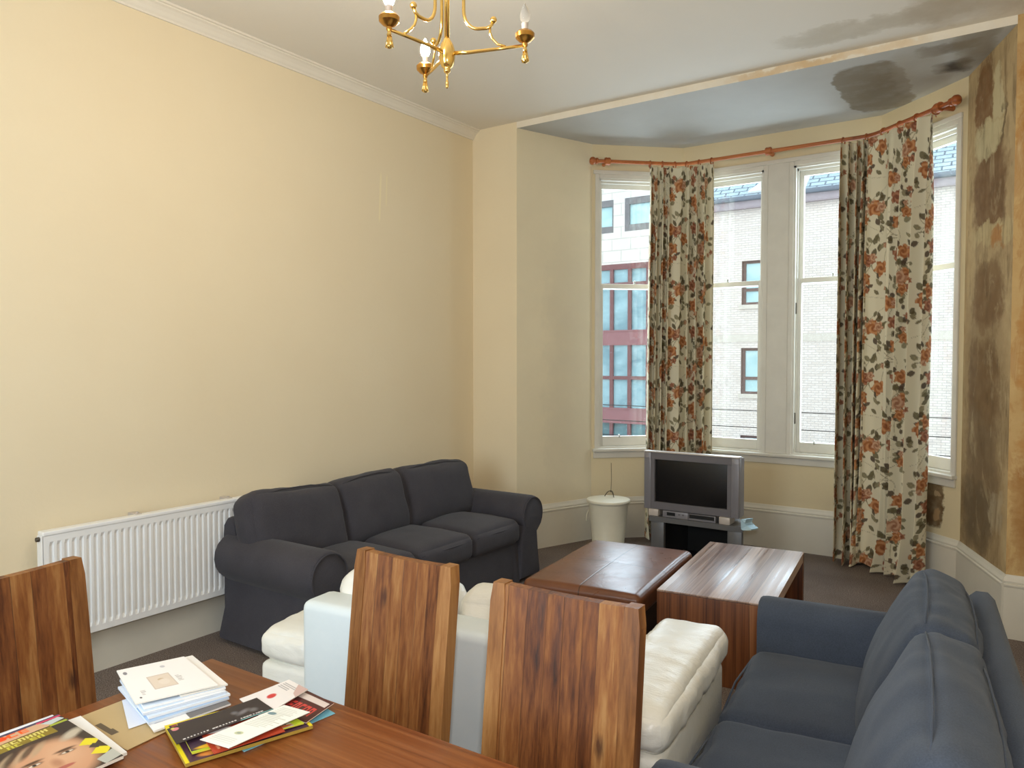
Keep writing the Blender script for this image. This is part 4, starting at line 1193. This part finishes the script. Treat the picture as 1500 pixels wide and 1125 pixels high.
def sheet(name, quad, z, t, img, label, cat, group=None, edge=(225, 222, 214), wave=0.0, seed=0, lift=0.0):
    """thin printed sheet or booklet; quad = top-left, top-right, bottom-right, bottom-left on the table"""
    q = [Vector((p[0], p[1], 0)) for p in quad]
    nu, nv = img.w, img.h
    cx = sum(p.x for p in q) / 4; cy = sum(p.y for p in q) / 4
    U = (np.arange(nu) / (nu - 1)); V = (np.arange(nv) / (nv - 1))
    u, v = np.meshgrid(U, V)
    P = [np.array(p[:2]) for p in q]
    xy = (P[0][None, None] * ((1 - u) * (1 - v))[..., None] + P[1] * (u * (1 - v))[..., None] + P[2] * (u * v)[..., None] + P[3] * ((1 - u) * v)[..., None])
    rs = random.Random(seed); a, b = rs.uniform(0, 6), rs.uniform(0, 6)
    zz = t + wave * (0.5 + 0.5 * np.sin(u * 4 + a) * np.cos(v * 3 + b)) + lift * (u ** 4)
    top = np.concatenate([xy - np.array([cx, cy]), zz[..., None]], -1).reshape(-1, 3)
    bot = top.copy(); bot[:, 2] -= t
    N = nu * nv
    idx = np.arange(N).reshape(nv, nu)
    f = np.stack([idx[:-1, :-1], idx[1:, :-1], idx[1:, 1:], idx[:-1, 1:]], -1).reshape(-1, 4)
    ring = list(idx[0, :]) + list(idx[1:, -1]) + list(idx[-1, -2::-1]) + list(idx[-2:0:-1, 0])
    n = len(ring)
    # separate rim vertices so that the edge keeps its own colour
    rt = top[ring]; rb = bot[ring]
    verts = np.concatenate([top, rt, rb])
    faces = f.tolist() + [[N + i, N + (i + 1) % n, N + n + (i + 1) % n, N + n + i] for i in range(n)] + [[N + n + i for i in range(n)]]
    me = bpy.data.meshes.new(name); me.from_pydata(verts.tolist(), [], faces)
    cols = np.concatenate([img.a.reshape(-1, 3), np.tile(np.array(lin(edge)[:3]), (2 * n, 1))])
    at = me.color_attributes.new('Col', 'FLOAT_COLOR', 'POINT')
    at.data.foreach_set('color', np.concatenate([cols, np.ones((len(cols), 1))], 1).astype(np.float32).ravel())
    me.materials.append(M['painted'])
    o = bpy.data.objects.new(name, me); COL.objects.link(o); o.location = (cx, cy, z)
    # make sure the printed side faces up
    if me.polygons[0].normal.z < 0: me.flip_normals()
    return tag(o, label, cat, group)

def envelope_img(bg, seed, style):
    g = Img(120, 90, bg); rs = random.Random(seed)
    if style == 0: g.lines(0.1, 0.72, 0.4, 0.9, 4, (120, 124, 134), seed); g.rect(0.72, 0.66, 0.94, 0.94, (196, 202, 210))
    if style == 1: g.rect(0.0, 0.62, 1, 1, (170, 196, 228)); g.glyphs(0.72, 0.8, 0.86, 0.9, 4, (70, 72, 80), seed); g.rect(0.3, 0.86, 0.36, 0.92, (60, 66, 84))
    if style == 2: g.rect(0.45, 0.66, 1, 1, (112, 110, 112)); g.lines(0.06, 0.7, 0.4, 0.9, 4, (150, 150, 160), seed)
    if style == 3: g.rect(0.02, 0.70, 0.5, 0.97, (206, 222, 240)); g.rect(0.1, 0.8, 0.16, 0.9, (60, 66, 70)); g.lines(0.55, 0.78, 0.95, 0.95, 4, (140, 150, 166), seed)
    return g

EG = 'letters in the mail pile on the dining table'
TZ1 = TZ + 0.0008
# brown envelope
g = Img(130, 90, (186, 160, 116)); g.rect(0.10, 0.30, 0.2, 0.62, (92, 78, 62)); g.rect(0.16, 0.5, 0.23, 0.62, (92, 78, 62)); g.lines(0.62, 0.76, 0.8, 0.9, 3, (150, 124, 84), 3, 0.5)
sheet('envelope', [(-1.712, 0.800), (-1.715, 0.935), (-1.497, 0.915), (-1.487, 0.795)], TZ1, 0.0012, g, 'flat brown paper envelope on the table under the mail pile', 'envelope', edge=(170, 146, 104))
# loose white sheet under the stack
sheet('letter', [(-1.71, 0.905), (-1.70, 1.03), (-1.545, 1.00), (-1.566, 0.842)], TZ + 0.0035, 0.0008, Img(40, 40, (222, 226, 238)), 'plain white folded letter sticking out under the mail pile, on the brown envelope', 'letter', EG)
stack = [
    ([(-1.752, 0.930), (-1.715, 1.075), (-1.480, 1.030), (-1.503, 0.862)], 0.0040, (236, 234, 234), 2, 'large white envelope with a grey corner panel, lowest of the mail stack'),
    ([(-1.765, 0.925), (-1.725, 1.070), (-1.500, 1.040), (-1.535, 0.868)], 0.0050, (232, 236, 242), 1, 'white envelope with a pale blue band near the bottom of the mail stack'),
    ([(-1.760, 0.940), (-1.722, 1.085), (-1.503, 1.045), (-1.548, 0.876)], 0.0050, (214, 226, 242), 0, 'pale blue envelope in the middle of the mail stack'),
    ([(-1.775, 0.935), (-1.735, 1.080), (-1.512, 1.040), (-1.562, 0.872)], 0.0050, (232, 234, 238), 3, 'white window envelope with a dark mark just under the upper blue one'),
    ([(-1.780, 0.945), (-1.740, 1.095), (-1.520, 1.045), (-1.576, 0.882)], 0.0050, (220, 232, 248), 0, 'pale blue envelope second from the top of the mail stack'),
]
z = TZ + 0.0055
for i, (q, t, bg, st, lb) in enumerate(stack):
    # rows of the print run along the edge nearest the camera
    sheet('envelope', q, z, t, envelope_img(bg, i, st), lb, 'envelope', EG, edge=(206, 214, 226) if i % 2 else (232, 232, 232), seed=i); z += t + 0.0006
g = Img(70, 60, (240, 236, 232)); g.lines(0.6, 0.2, 0.9, 0.5, 4, (200, 196, 196), 4, 0.5)
sheet('letter', [(-1.775, 1.00), (-1.745, 1.105), (-1.522, 1.052), (-1.555, 0.955)], z, 0.0035, g, 'white card half covered by the topmost mail card', 'letter', EG); z += 0.0042
g = Img(200, 150, (243, 238, 236))
g.rect(0.30, 0.38, 0.60, 0.76, (206, 190, 178)); g.rect(0.315, 0.40, 0.585, 0.74, (222, 206, 190)); g.ell(0.45, 0.52, 0.04, 0.03, (196, 172, 140)); g.ell(0.47, 0.6, 0.07, 0.08, (228, 214, 200))
g.ell(0.085, 0.14, 0.028, 0.045, (130, 128, 136)); g.ell(0.60, 0.17, 0.035, 0.035, (196, 194, 200)); g.ell(0.095, 0.88, 0.015, 0.022, (96, 94, 100))
g.lines(0.64, 0.50, 0.72, 0.68, 5, (150, 146, 142), 1); g.lines(0.13, 0.70, 0.19, 0.84, 4, (150, 146, 148), 2)
sheet('letter', [(-1.798, 0.940), (-1.745, 1.082), (-1.526, 1.030), (-1.592, 0.872)], z, 0.003, g, 'white printed card with a small photograph, topmost of the mail pile', 'letter', EG, wave=0.002)

# left pile of magazines
MG = 'magazines and leaflets on the dining table'
g = Img(60, 60, (70, 72, 66)); g.rect(0, 0.0, 0.9, 0.1, (150, 150, 130))
sheet('magazine', [(-1.755, 0.585), (-1.722, 0.792), (-1.50, 0.74), (-1.53, 0.56)], TZ + 0.0008, 0.004, g, 'dark green magazine lowest in the left pile, only a corner showing', 'magazine', MG, edge=(120, 120, 110))
g = Img(60, 80, (236, 234, 232))
sheet('booklet', [(-1.708, 0.62), (-1.695, 0.806), (-1.462, 0.782), (-1.47, 0.60)], TZ + 0.0056, 0.006, g, 'plain white booklet showing beneath the portrait magazine', 'booklet', MG)
g = Img(60, 80, (214, 212, 214)); g.rect(0, 0.02, 1, 0.05, (236, 236, 240))
sheet('magazine', [(-1.742, 0.56), (-1.738, 0.768), (-1.46, 0.75), (-1.455, 0.552)], TZ + 0.0124, 0.005, g, 'white-edged magazine directly under the portrait magazine', 'magazine', MG)
g = Img(230, 310, (52, 44, 42))
g.rect(0, 0, 1, 0.035, (70, 66, 92)); g.poly([(0, 0.035), (0.78, 0.035), (0.86, 0.075), (0.86, 0.14), (0, 0.16)], (206, 164, 130))
g.glyphs(0.02, 0.035, 0.70, 0.105, 7, (232, 92, 30), 5); g.ell(0.45, 0.07, 0.06, 0.025, (236, 70, 28)); g.ell(0.2, 0.075, 0.05, 0.025, (240, 110, 30))
g.rect(0.78, 0.02, 1.0, 0.045, (206, 60, 96)); g.poly([(0.8, 0.06), (0.97, 0.045), (1.0, 0.10), (0.86, 0.13)], (190, 196, 196)); g.rect(0.0, 0.155, 0.84, 0.285, (136, 116, 42))
g.glyphs(0.02, 0.165, 0.80, 0.215, 12, (214, 200, 112), 6); g.glyphs(0.02, 0.228, 0.74, 0.278, 11, (196, 186, 66), 7)
g.rect(0.84, 0.13, 1.0, 0.16, (160, 170, 60))
# portrait: brown hair, tanned face
g.ell(0.55, 0.66, 0.46, 0.36, (74, 56, 44)); g.ell(0.58, 0.69, 0.33, 0.32, (196, 146, 112)); g.ell(0.70, 0.62, 0.16, 0.2, (206, 160, 126), 0.3, 0.5)
for k in range(6): g.ell(0.22 + 0.07 * k, 0.42 + 0.02 * (k % 2), 0.03, 0.12, (176, 150, 120) if k % 2 else (58, 44, 38), 0.9, 0.4, 0.8)
g.ell(0.9, 0.40, 0.12, 0.05, (188, 176, 156), -0.4, 0.4); g.ell(0.97, 0.5, 0.06, 0.07, (60, 50, 44), 0, 0.4)
for ex in (0.44, 0.72):
    g.ell(ex, 0.595, 0.085, 0.018, (84, 58, 44), 0, 0.4); g.ell(ex, 0.635, 0.07, 0.022, (110, 78, 58), 0, 0.3); g.ell(ex, 0.637, 0.05, 0.013, (210, 196, 180)); g.ell(ex, 0.637, 0.018, 0.014, (40, 30, 26))
g.ell(0.58, 0.73, 0.04, 0.06, (176, 126, 96), 0, 0.5); g.ell(0.58, 0.82, 0.10, 0.022, (168, 92, 80))
for (x, y) in ((0.93, 0.62), (0.93, 0.80)):
    g.poly([(x - 0.10, y), (x, y - 0.07), (x + 0.09, y), (x, y + 0.07)], (222, 206, 40))
g.poly([(0.87, 0.70), (0.93, 0.66), (0.99, 0.70), (0.93, 0.75)], (66, 60, 52)); g.poly([(0.82, 0.9), (1.0, 0.84), (1.0, 0.97), (0.84, 1.0)], (176, 176, 166))
sheet('magazine', [(-1.708, 0.555), (-1.712, 0.768), (-1.428, 0.757), (-1.424, 0.545)], TZ + 0.0182, 0.006, g, 'glossy magazine with a large face on its cover, topmost of the left pile', 'magazine', MG, wave=0.003)

# right pile of leaflets
g = Img(30, 60, (120, 184, 206)); sheet('leaflet', [(-1.435, 0.955), (-1.405, 1.165), (-1.262, 1.142), (-1.288, 0.925)], TZ + 0.0008, 0.0012, g, 'light blue leaflet lowest in the right pile, corners peeking out', 'leaflet', MG, edge=(130, 190, 210))
g = Img(120, 160, (226, 206, 30)); g.rect(0.035, 0.04, 0.965, 1.0, (70, 40, 60))
g.poly([(0.05, 0.55), (0.6, 0.9), (0.4, 0.97), (0.05, 0.8)], (52, 40, 96)); g.ell(0.2, 0.4, 0.15, 0.12, (218, 214, 220)); g.ell(0.75, 0.9, 0.14, 0.07, (206, 130, 60)); g.rect(0.05, 0.05, 0.95, 0.2, (150, 60, 50)); g.ell(0.5, 0.3, 0.2, 0.1, (120, 60, 40)); g.rect(0.5, 0.60, 0.9, 0.72, (160, 150, 190))
sheet('magazine', [(-1.424, 1.128), (-1.506, 0.886), (-1.329, 0.824), (-1.247, 1.066)], TZ + 0.0026, 0.007, g, 'yellow-bordered colour magazine at the bottom of the right pile', 'magazine', MG, edge=(170, 142, 62))
g = Img(90, 60, (78, 34, 34)); g.rect(0.05, 0.1, 0.95, 0.3, (220, 206, 200)); g.glyphs(0.08, 0.45, 0.9, 0.8, 6, (206, 66, 60), 9)
sheet('leaflet', [(-1.395, 1.168), (-1.283, 1.158), (-1.262, 1.060), (-1.392, 1.062)], TZ + 0.0106, 0.0015, g, 'dark red leaflet at the far right tip of the right pile', 'leaflet', MG, edge=(230, 210, 200), wave=0.002)
g = Img(90, 120, (64, 44, 60)); g.rect(0.0, 0.0, 0.1, 1, (196, 216, 56)); g.ell(0.75, 0.9, 0.2, 0.06, (232, 180, 40)); g.rect(0.1, 0.86, 0.5, 1, (210, 206, 190)); g.glyphs(0.14, 0.88, 0.48, 0.97, 5, (90, 86, 80), 3); g.rect(0.55, 0.95, 1, 1.0, (176, 196, 40)); g.ell(0.2, 0.95, 0.1, 0.03, (206, 110, 60))
sheet('leaflet', [(-1.428, 1.080), (-1.482, 0.900), (-1.345, 0.848), (-1.262, 1.055)], TZ + 0.0126, 0.003, g, 'purple and lime leaflet fanned below the black flyer', 'leaflet', MG, edge=(206, 200, 70))
g = Img(60, 110, (178, 66, 40)); g.glyphs(0.55, 0.35, 0.95, 0.9, 3, (222, 150, 110), 4); g.rect(0.5, 0.0, 1, 0.08, (226, 206, 190)); g.ell(0.75, 0.28, 0.16, 0.06, (226, 220, 220))
sheet('leaflet', [(-1.375, 1.045), (-1.420, 0.908), (-1.303, 0.868), (-1.262, 1.005)], TZ + 0.0165, 0.002, g, 'orange-red takeaway leaflet showing along the front of the right pile', 'leaflet', MG, edge=(176, 70, 46))
g = Img(90, 90, (236, 230, 228)); g.ell(0.45, 0.55, 0.10, 0.09, (206, 60, 60)); g.lines(0.1, 0.1, 0.8, 0.3, 4, (150, 146, 150), 2); g.ell(0.75, 0.8, 0.08, 0.05, (110, 120, 120)); g.ell(0.75, 0.8, 0.05, 0.03, (230, 230, 226)); g.poly([(0.5, 0.0), (1, 0), (1, 0.3), (0.8, 0.25)], (206, 176, 170))
sheet('leaflet', [(-1.452, 1.170), (-1.372, 1.160), (-1.345, 1.010), (-1.462, 1.040)], TZ + 0.0192, 0.0015, g, 'white leaflet with a red dot at the far end of the right pile', 'leaflet', MG, wave=0.002)
g = Img(90, 190, (46, 38, 42)); g.ell(0.18, 0.93, 0.09, 0.035, (214, 130, 140)); g.ell(0.1, 0.95, 0.05, 0.02, (206, 196, 90))
g.ell(0.55, 0.26, 0.12, 0.05, (120, 116, 120), 0.4, 0.6); g.ell(0.45, 0.34, 0.1, 0.03, (106, 104, 108), 0, 0.6); g.ell(0.62, 0.16, 0.1, 0.04, (110, 108, 110), 0, 0.6)
rs = random.Random(2)
for k in range(26): g.rect(0.86, 0.10 + 0.032 * k, 0.915, 0.10 + 0.032 * k + rs.uniform(0.012, 0.026), (220, 216, 216), 0.0 if k % 9 == 8 else 0.9)
g.rect(0.95, 0.0, 1.0, 0.36, (120, 176, 176))
sheet('flyer', [(-1.430, 1.062), (-1.353, 1.048), (-1.388, 0.842), (-1.462, 0.866)], TZ + 0.0214, 0.0015, g, 'black flyer with white lettering on top of the right pile', 'flyer', MG, edge=(60, 50, 56), wave=0.0015)
g = Img(70, 190, (238, 238, 232)); g.lines(0.12, 0.05, 0.92, 0.55, 16, (198, 200, 188), 3); g.ell(0.2, 0.22, 0.14, 0.03, (110, 140, 150)); g.ell(0.5, 0.72, 0.12, 0.035, (196, 200, 160)); g.ell(0.5, 0.72, 0.06, 0.015, (150, 160, 150)); g.lines(0.1, 0.82, 0.9, 0.95, 4, (210, 212, 206), 5)
sheet('flyer', [(-1.345, 1.070), (-1.272, 1.080), (-1.284, 0.888), (-1.362, 0.876)], TZ + 0.0244, 0.0012, g, 'white printed flyer lying on the black flyer', 'flyer', MG, wave=0.0015)

# ------------------------------------------------------------------ across the street
K = 1.25; YF = 25.0
def ez(z): return 1.55 + (z - 1.55) * K
def uvwall(mb, x0, x1, z0, z1, y):
    mb.add([(x0, y, z0), (x1, y, z0), (x1, y, z1), (x0, y, z1)], [(0, 1, 2, 3)]); mb.uv += [(x0, z0), (x1, z0), (x1, z1), (x0, z1)]
def brick_building():
    r = empty('brick_building', (0, YF, -6.5), 0, 'buff brick building with grey slate roof across the street', 'building')
    def L(mb): mb.v = [(x, y - YF, z + 6.5) for x, y, z in mb.v]; return mb
    xa, xb, ze = -10.3, 7.0, ez(5.47)
    cols = [(-7.97, -6.75)]
    rows = [(ez(2.947), ez(4.10)), (ez(0.598), ez(1.811)), (ez(-1.75), ez(-0.50))]
    w = MB(); w.uv = []
    xs = sorted({xa, xb} | {v for c in cols for v in c}); zs = sorted({-6.5, ze} | {v for c in rows for v in c})
    for i in range(len(xs) - 1):
        for j in range(len(zs) - 1):
            xm, zm = (xs[i] + xs[i + 1]) / 2, (zs[j] + zs[j + 1]) / 2
            if any(a < xm < b for a, b in cols) and any(a < zm < b for a, b in rows): continue
            uvwall(w, xs[i], xs[i + 1], zs[j], zs[j + 1], YF)
    L(w).build('wall', M['brick'], r)
    s = MB(); s.box(xa, xb, YF - 0.02, YF + 0.0, ez(1.97), ez(2.16)); L(s).build('string_course', M['white_sill'], r)
    for (x0, x1) in cols:
        for (z0, z1) in rows:
            f = MB()
            f.box(x0, x1, YF + 0.06, YF + 0.14, z1 - 0.09, z1); f.box(x0, x1, YF + 0.06, YF + 0.14, z0, z0 + 0.08)
            f.box(x0, x0 + 0.12, YF + 0.06, YF + 0.14, z0 + 0.08, z1 - 0.09); f.box(x1 - 0.12, x1, YF + 0.06, YF + 0.14, z0 + 0.08, z1 - 0.09)
            zt = z0 + (z1 - z0) * 0.34; f.box(x0 + 0.12, x1 - 0.12, YF + 0.06, YF + 0.14, zt - 0.05, zt + 0.05)
            f.box(x0 - 0.001, x0 + 0.02, YF, YF + 0.06, z0, z1); f.box(x0, x1, YF, YF + 0.06, z1 - 0.02, z1 + 0.001)
            o = L(f).build('window', M['brown_frame'], r)
            p = MB(); p.box(x0 + 0.1, x1 - 0.1, YF + 0.10, YF + 0.12, z0 + 0.05, z1 - 0.05); L(p).build('pane', M['far_blind'], o)
            k = MB(); k.box(x0 - 0.06, x1 + 0.06, YF - 0.07, YF + 0.06, z0 - 0.14, z0); L(k).build('sill', M['white_sill'], o)
    f = MB(); f.box(xa, xb, YF - 0.22, YF + 0.02, ze, ze + 0.24); f.box(xa, xb, YF - 0.21, YF - 0.02, ze - 0.03, ze - 0.001); L(f).build('fascia', M['fascia'], r)
    g = MB(); g.box(xa, xb, YF - 0.36, YF - 0.20, ze + 0.20, ze + 0.36, 0.05); L(g).build('gutter', M['gutter'], r)
    ro = MB(); ro.uv = []
    y0, z0, y1, z1 = YF - 0.25, ze + 0.30, YF + 5.5, ze + 0.30 + 4.6
    ro.add([(xa, y0, z0), (xb, y0, z0), (xb, y1, z1), (xa, y1, z1)], [(0, 1, 2, 3)]); d = math.hypot(y1 - y0, z1 - z0); ro.uv += [(xa, 0), (xb, 0), (xb, d), (xa, d)]
    L(ro).build('roof', M['slate'], r)
    # pale glazed rooflight on the slope
    sl = MB(); n = Vector((0, -(z1 - z0), (y1 - y0))).normalized() * 0.08
    def on(x, t): return Vector((x, y0 + (y1 - y0) * t, z0 + (z1 - z0) * t)) + n
    q = [on(-7.78, 0.035), on(-5.95, 0.035), on(-5.95, 0.5), on(-5.98, 0.5)]
    b = [p - n * 1.1 for p in q]
    sl.add([p[:] for p in q + b], [(0, 1, 2, 3), (0, 4, 5, 1), (1, 5, 6, 2), (2, 6, 7, 3), (3, 7, 4, 0)]); L(sl).build('rooflight', M['white_roof'], r)
M['white_roof'] = plain('white_rooflight', (244, 246, 248), 0.4)
brick_building()

def stone_building():
    r = empty('stone_building', (0, YF, -6.5), 0, 'pale stone building with maroon-framed glazing across the street', 'building')
    def L(mb): mb.v = [(x, y - YF, z + 6.5) for x, y, z in mb.v]; return mb
    xa, xb, zt = -26.0, -10.31, ez(8.2)
    gx0, gx1 = -12.0 * K, -8.55 * K
    gz0, gz1 = ez(-2.2), ez(4.28)
    ups = [(-11.0 * K, -10.15 * K), (-9.80 * K, -8.95 * K)]
    uz0, uz1 = ez(5.20), ez(6.16)
    holes = [(gx0, gx1, gz0, gz1)] + [(a, b, uz0, uz1) for a, b in ups]
    xs = sorted({xa, xb} | {h[0] for h in holes} | {h[1] for h in holes}); zs = sorted({-6.5, zt} | {h[2] for h in holes} | {h[3] for h in holes})
    w = MB(); w.uv = []
    for i in range(len(xs) - 1):
        for j in range(len(zs) - 1):
            xm, zm = (xs[i] + xs[i + 1]) / 2, (zs[j] + zs[j + 1]) / 2
            if any(h[0] < xm < h[1] and h[2] < zm < h[3] for h in holes): continue
            uvwall(w, xs[i], xs[i + 1], zs[j], zs[j + 1], YF)
    L(w).build('wall', M['stone'], r)
    for (a, b) in ups:
        f = MB(); f.box(a, b, YF + 0.02, YF + 0.14, uz1 - 0.24, uz1); f.box(a, b, YF + 0.02, YF + 0.14, uz0, uz0 + 0.24); f.box(a, a + 0.19, YF + 0.02, YF + 0.14, uz0 + 0.24, uz1 - 0.24); f.box(b - 0.06, b, YF + 0.02, YF + 0.14, uz0 + 0.24, uz1 - 0.24)
        o = L(f).build('window', M['grey_frame'], r)
        p = MB(); p.box(a + 0.05, b - 0.03, YF + 0.09, YF + 0.11, uz0 + 0.1, uz1 - 0.1); L(p).build('pane', M['far_blind'], o)
    # glazed bay: mullions, bands and panes
    f = MB()
    mx = [-10.2 * K + i * 0.575 * K for i in range(-3, 4)]
    mx = [x for x in mx if gx0 < x < gx1]
    for x in mx: f.box(x - 0.065, x + 0.065, YF - 0.02, YF + 0.12, gz0, gz1)
    for (a, b) in ((4.12, 4.28), (3.62, 3.74), (0.92, 1.02)): f.box(gx0, gx1, YF - 0.015, YF + 0.12, ez(a), ez(b))
    o = L(f).build('window_frame', M['red_frame'], r)
    for (a, b) in ((1.92, 2.36), (-0.36, 0.09)):
        s = MB(); s.box(gx0, gx1, YF - 0.03, YF + 0.12, ez(a), ez(b)); s.box(gx0, gx1, YF - 0.05, YF - 0.03, ez(b) - 0.05, ez(b)); L(s).build('spandrel', M['red_spandrel'], r)
    xs = [gx0] + mx + [gx1]
    for i in range(len(xs) - 1):
        for (a, b) in ((3.7, 4.2), (2.36, 3.7), (0.98, 1.92), (0.09, 0.95), (-2.2, -0.36)):
            p = MB(); p.box(xs[i], xs[i + 1], YF + 0.07, YF + 0.09, ez(a), ez(b)); L(p).build('pane', M['far_glass'] if a > -1 else M['dark_glass'], o)
M['red_spandrel'] = plain('maroon_spandrel', (150, 102, 106), 0.6, var=0.08)
M['dark_glass'] = winglass('dark_street_glass', (70, 96, 100), (100, 140, 146))
stone_building()
for i, (z, lb) in enumerate(((0.715, 'upper'), (0.45, 'middle'), (0.19, 'lower'))):
    m = MB(); m.tube([(-16 + 22 * k / 24, 12.0, z + 0.35 * (((k - 14) / 12) ** 2) * 0.15) for k in range(25)], 0.007, 6)
    o = m.build('overhead_cable', M['black'], None, True); tag(o, '%s of three thin cables strung across the street outside' % lb, 'cable', 'cables outside the bay window')
mb = MB(); mb.add([(-40, 6.9, -6.5), (20, 6.9, -6.5), (20, YF + 8, -6.5), (-40, YF + 8, -6.5)], [(0, 1, 2, 3)])
struct(mb.build('ground_street', plain('asphalt', (120, 120, 122), 0.9)))

# ------------------------------------------------------------------ light
world = bpy.data.worlds.new('overcast'); bpy.context.scene.world = world; world.use_nodes = True
nt = world.node_tree; bg = nt.nodes['Background']
bg.inputs[0].default_value = (0.86, 0.94, 1.0, 1); bg.inputs[1].default_value = 2.05

def area(name, loc, target, size, power, col, size_y=None):
    l = bpy.data.lights.new(name, 'AREA'); l.energy = power; l.color = col; l.size = size
    if size_y: l.shape = 'RECTANGLE'; l.size_y = size_y
    o = bpy.data.objects.new(name, l); COL.objects.link(o); o.location = loc
    o.rotation_euler = (Vector(target) - Vector(loc)).to_track_quat('-Z', 'Y').to_euler()
    return o
area('camera_flash', (0.05, -0.05, 1.80), (-2.4, 3.4, 1.7), 0.14, 26.0, (0.97, 0.98, 1.0))
area('rear_window_daylight', (-2.0, -1.2, 1.75), (-2.0, 4.0, 1.3), 1.4, 72.0, (0.72, 0.88, 1.0), 1.7)
for i, (P, Q, pw) in enumerate(((B, C, 30), (C, D, 70), (D, E_, 30))):
    loc, ang = facet(P, Q); Lf = math.hypot(Q[0] - P[0], Q[1] - P[1])
    mid = Vector(((P[0] + Q[0]) / 2, (P[1] + Q[1]) / 2, 1.95)); nrm = Vector((math.sin(ang), -math.cos(ang), 0))
    area('window_daylight', mid - nrm * 0.35, mid + nrm * 2 + Vector((0, 0, -0.5)), Lf * 0.85, pw, (0.72, 0.86, 1.0), 2.2)

# ------------------------------------------------------------------ camera
cam = bpy.data.cameras.new('camera'); co = bpy.data.objects.new('camera', cam); COL.objects.link(co)
co.location = (0, 0, 1.55); co.rotation_euler = (PI / 2 - 0.0343, 0.0006, 0.6021)
cam.sensor_width = 36.0; cam.lens = 1109.454 / 1500 * 36.0; cam.clip_start = 0.02; cam.clip_end = 200
sc = bpy.context.scene; sc.camera = co
sc.view_settings.view_transform = 'Standard'; sc.view_settings.look = 'None'
sc.view_settings.exposure = 0.0; sc.view_settings.gamma = 1.0
sc.cycles.max_bounces = 8; sc.cycles.diffuse_bounces = 5; sc.cycles.transparent_max_bounces = 12
sc.cycles.sample_clamp_indirect = 6.0; sc.cycles.use_denoising = True
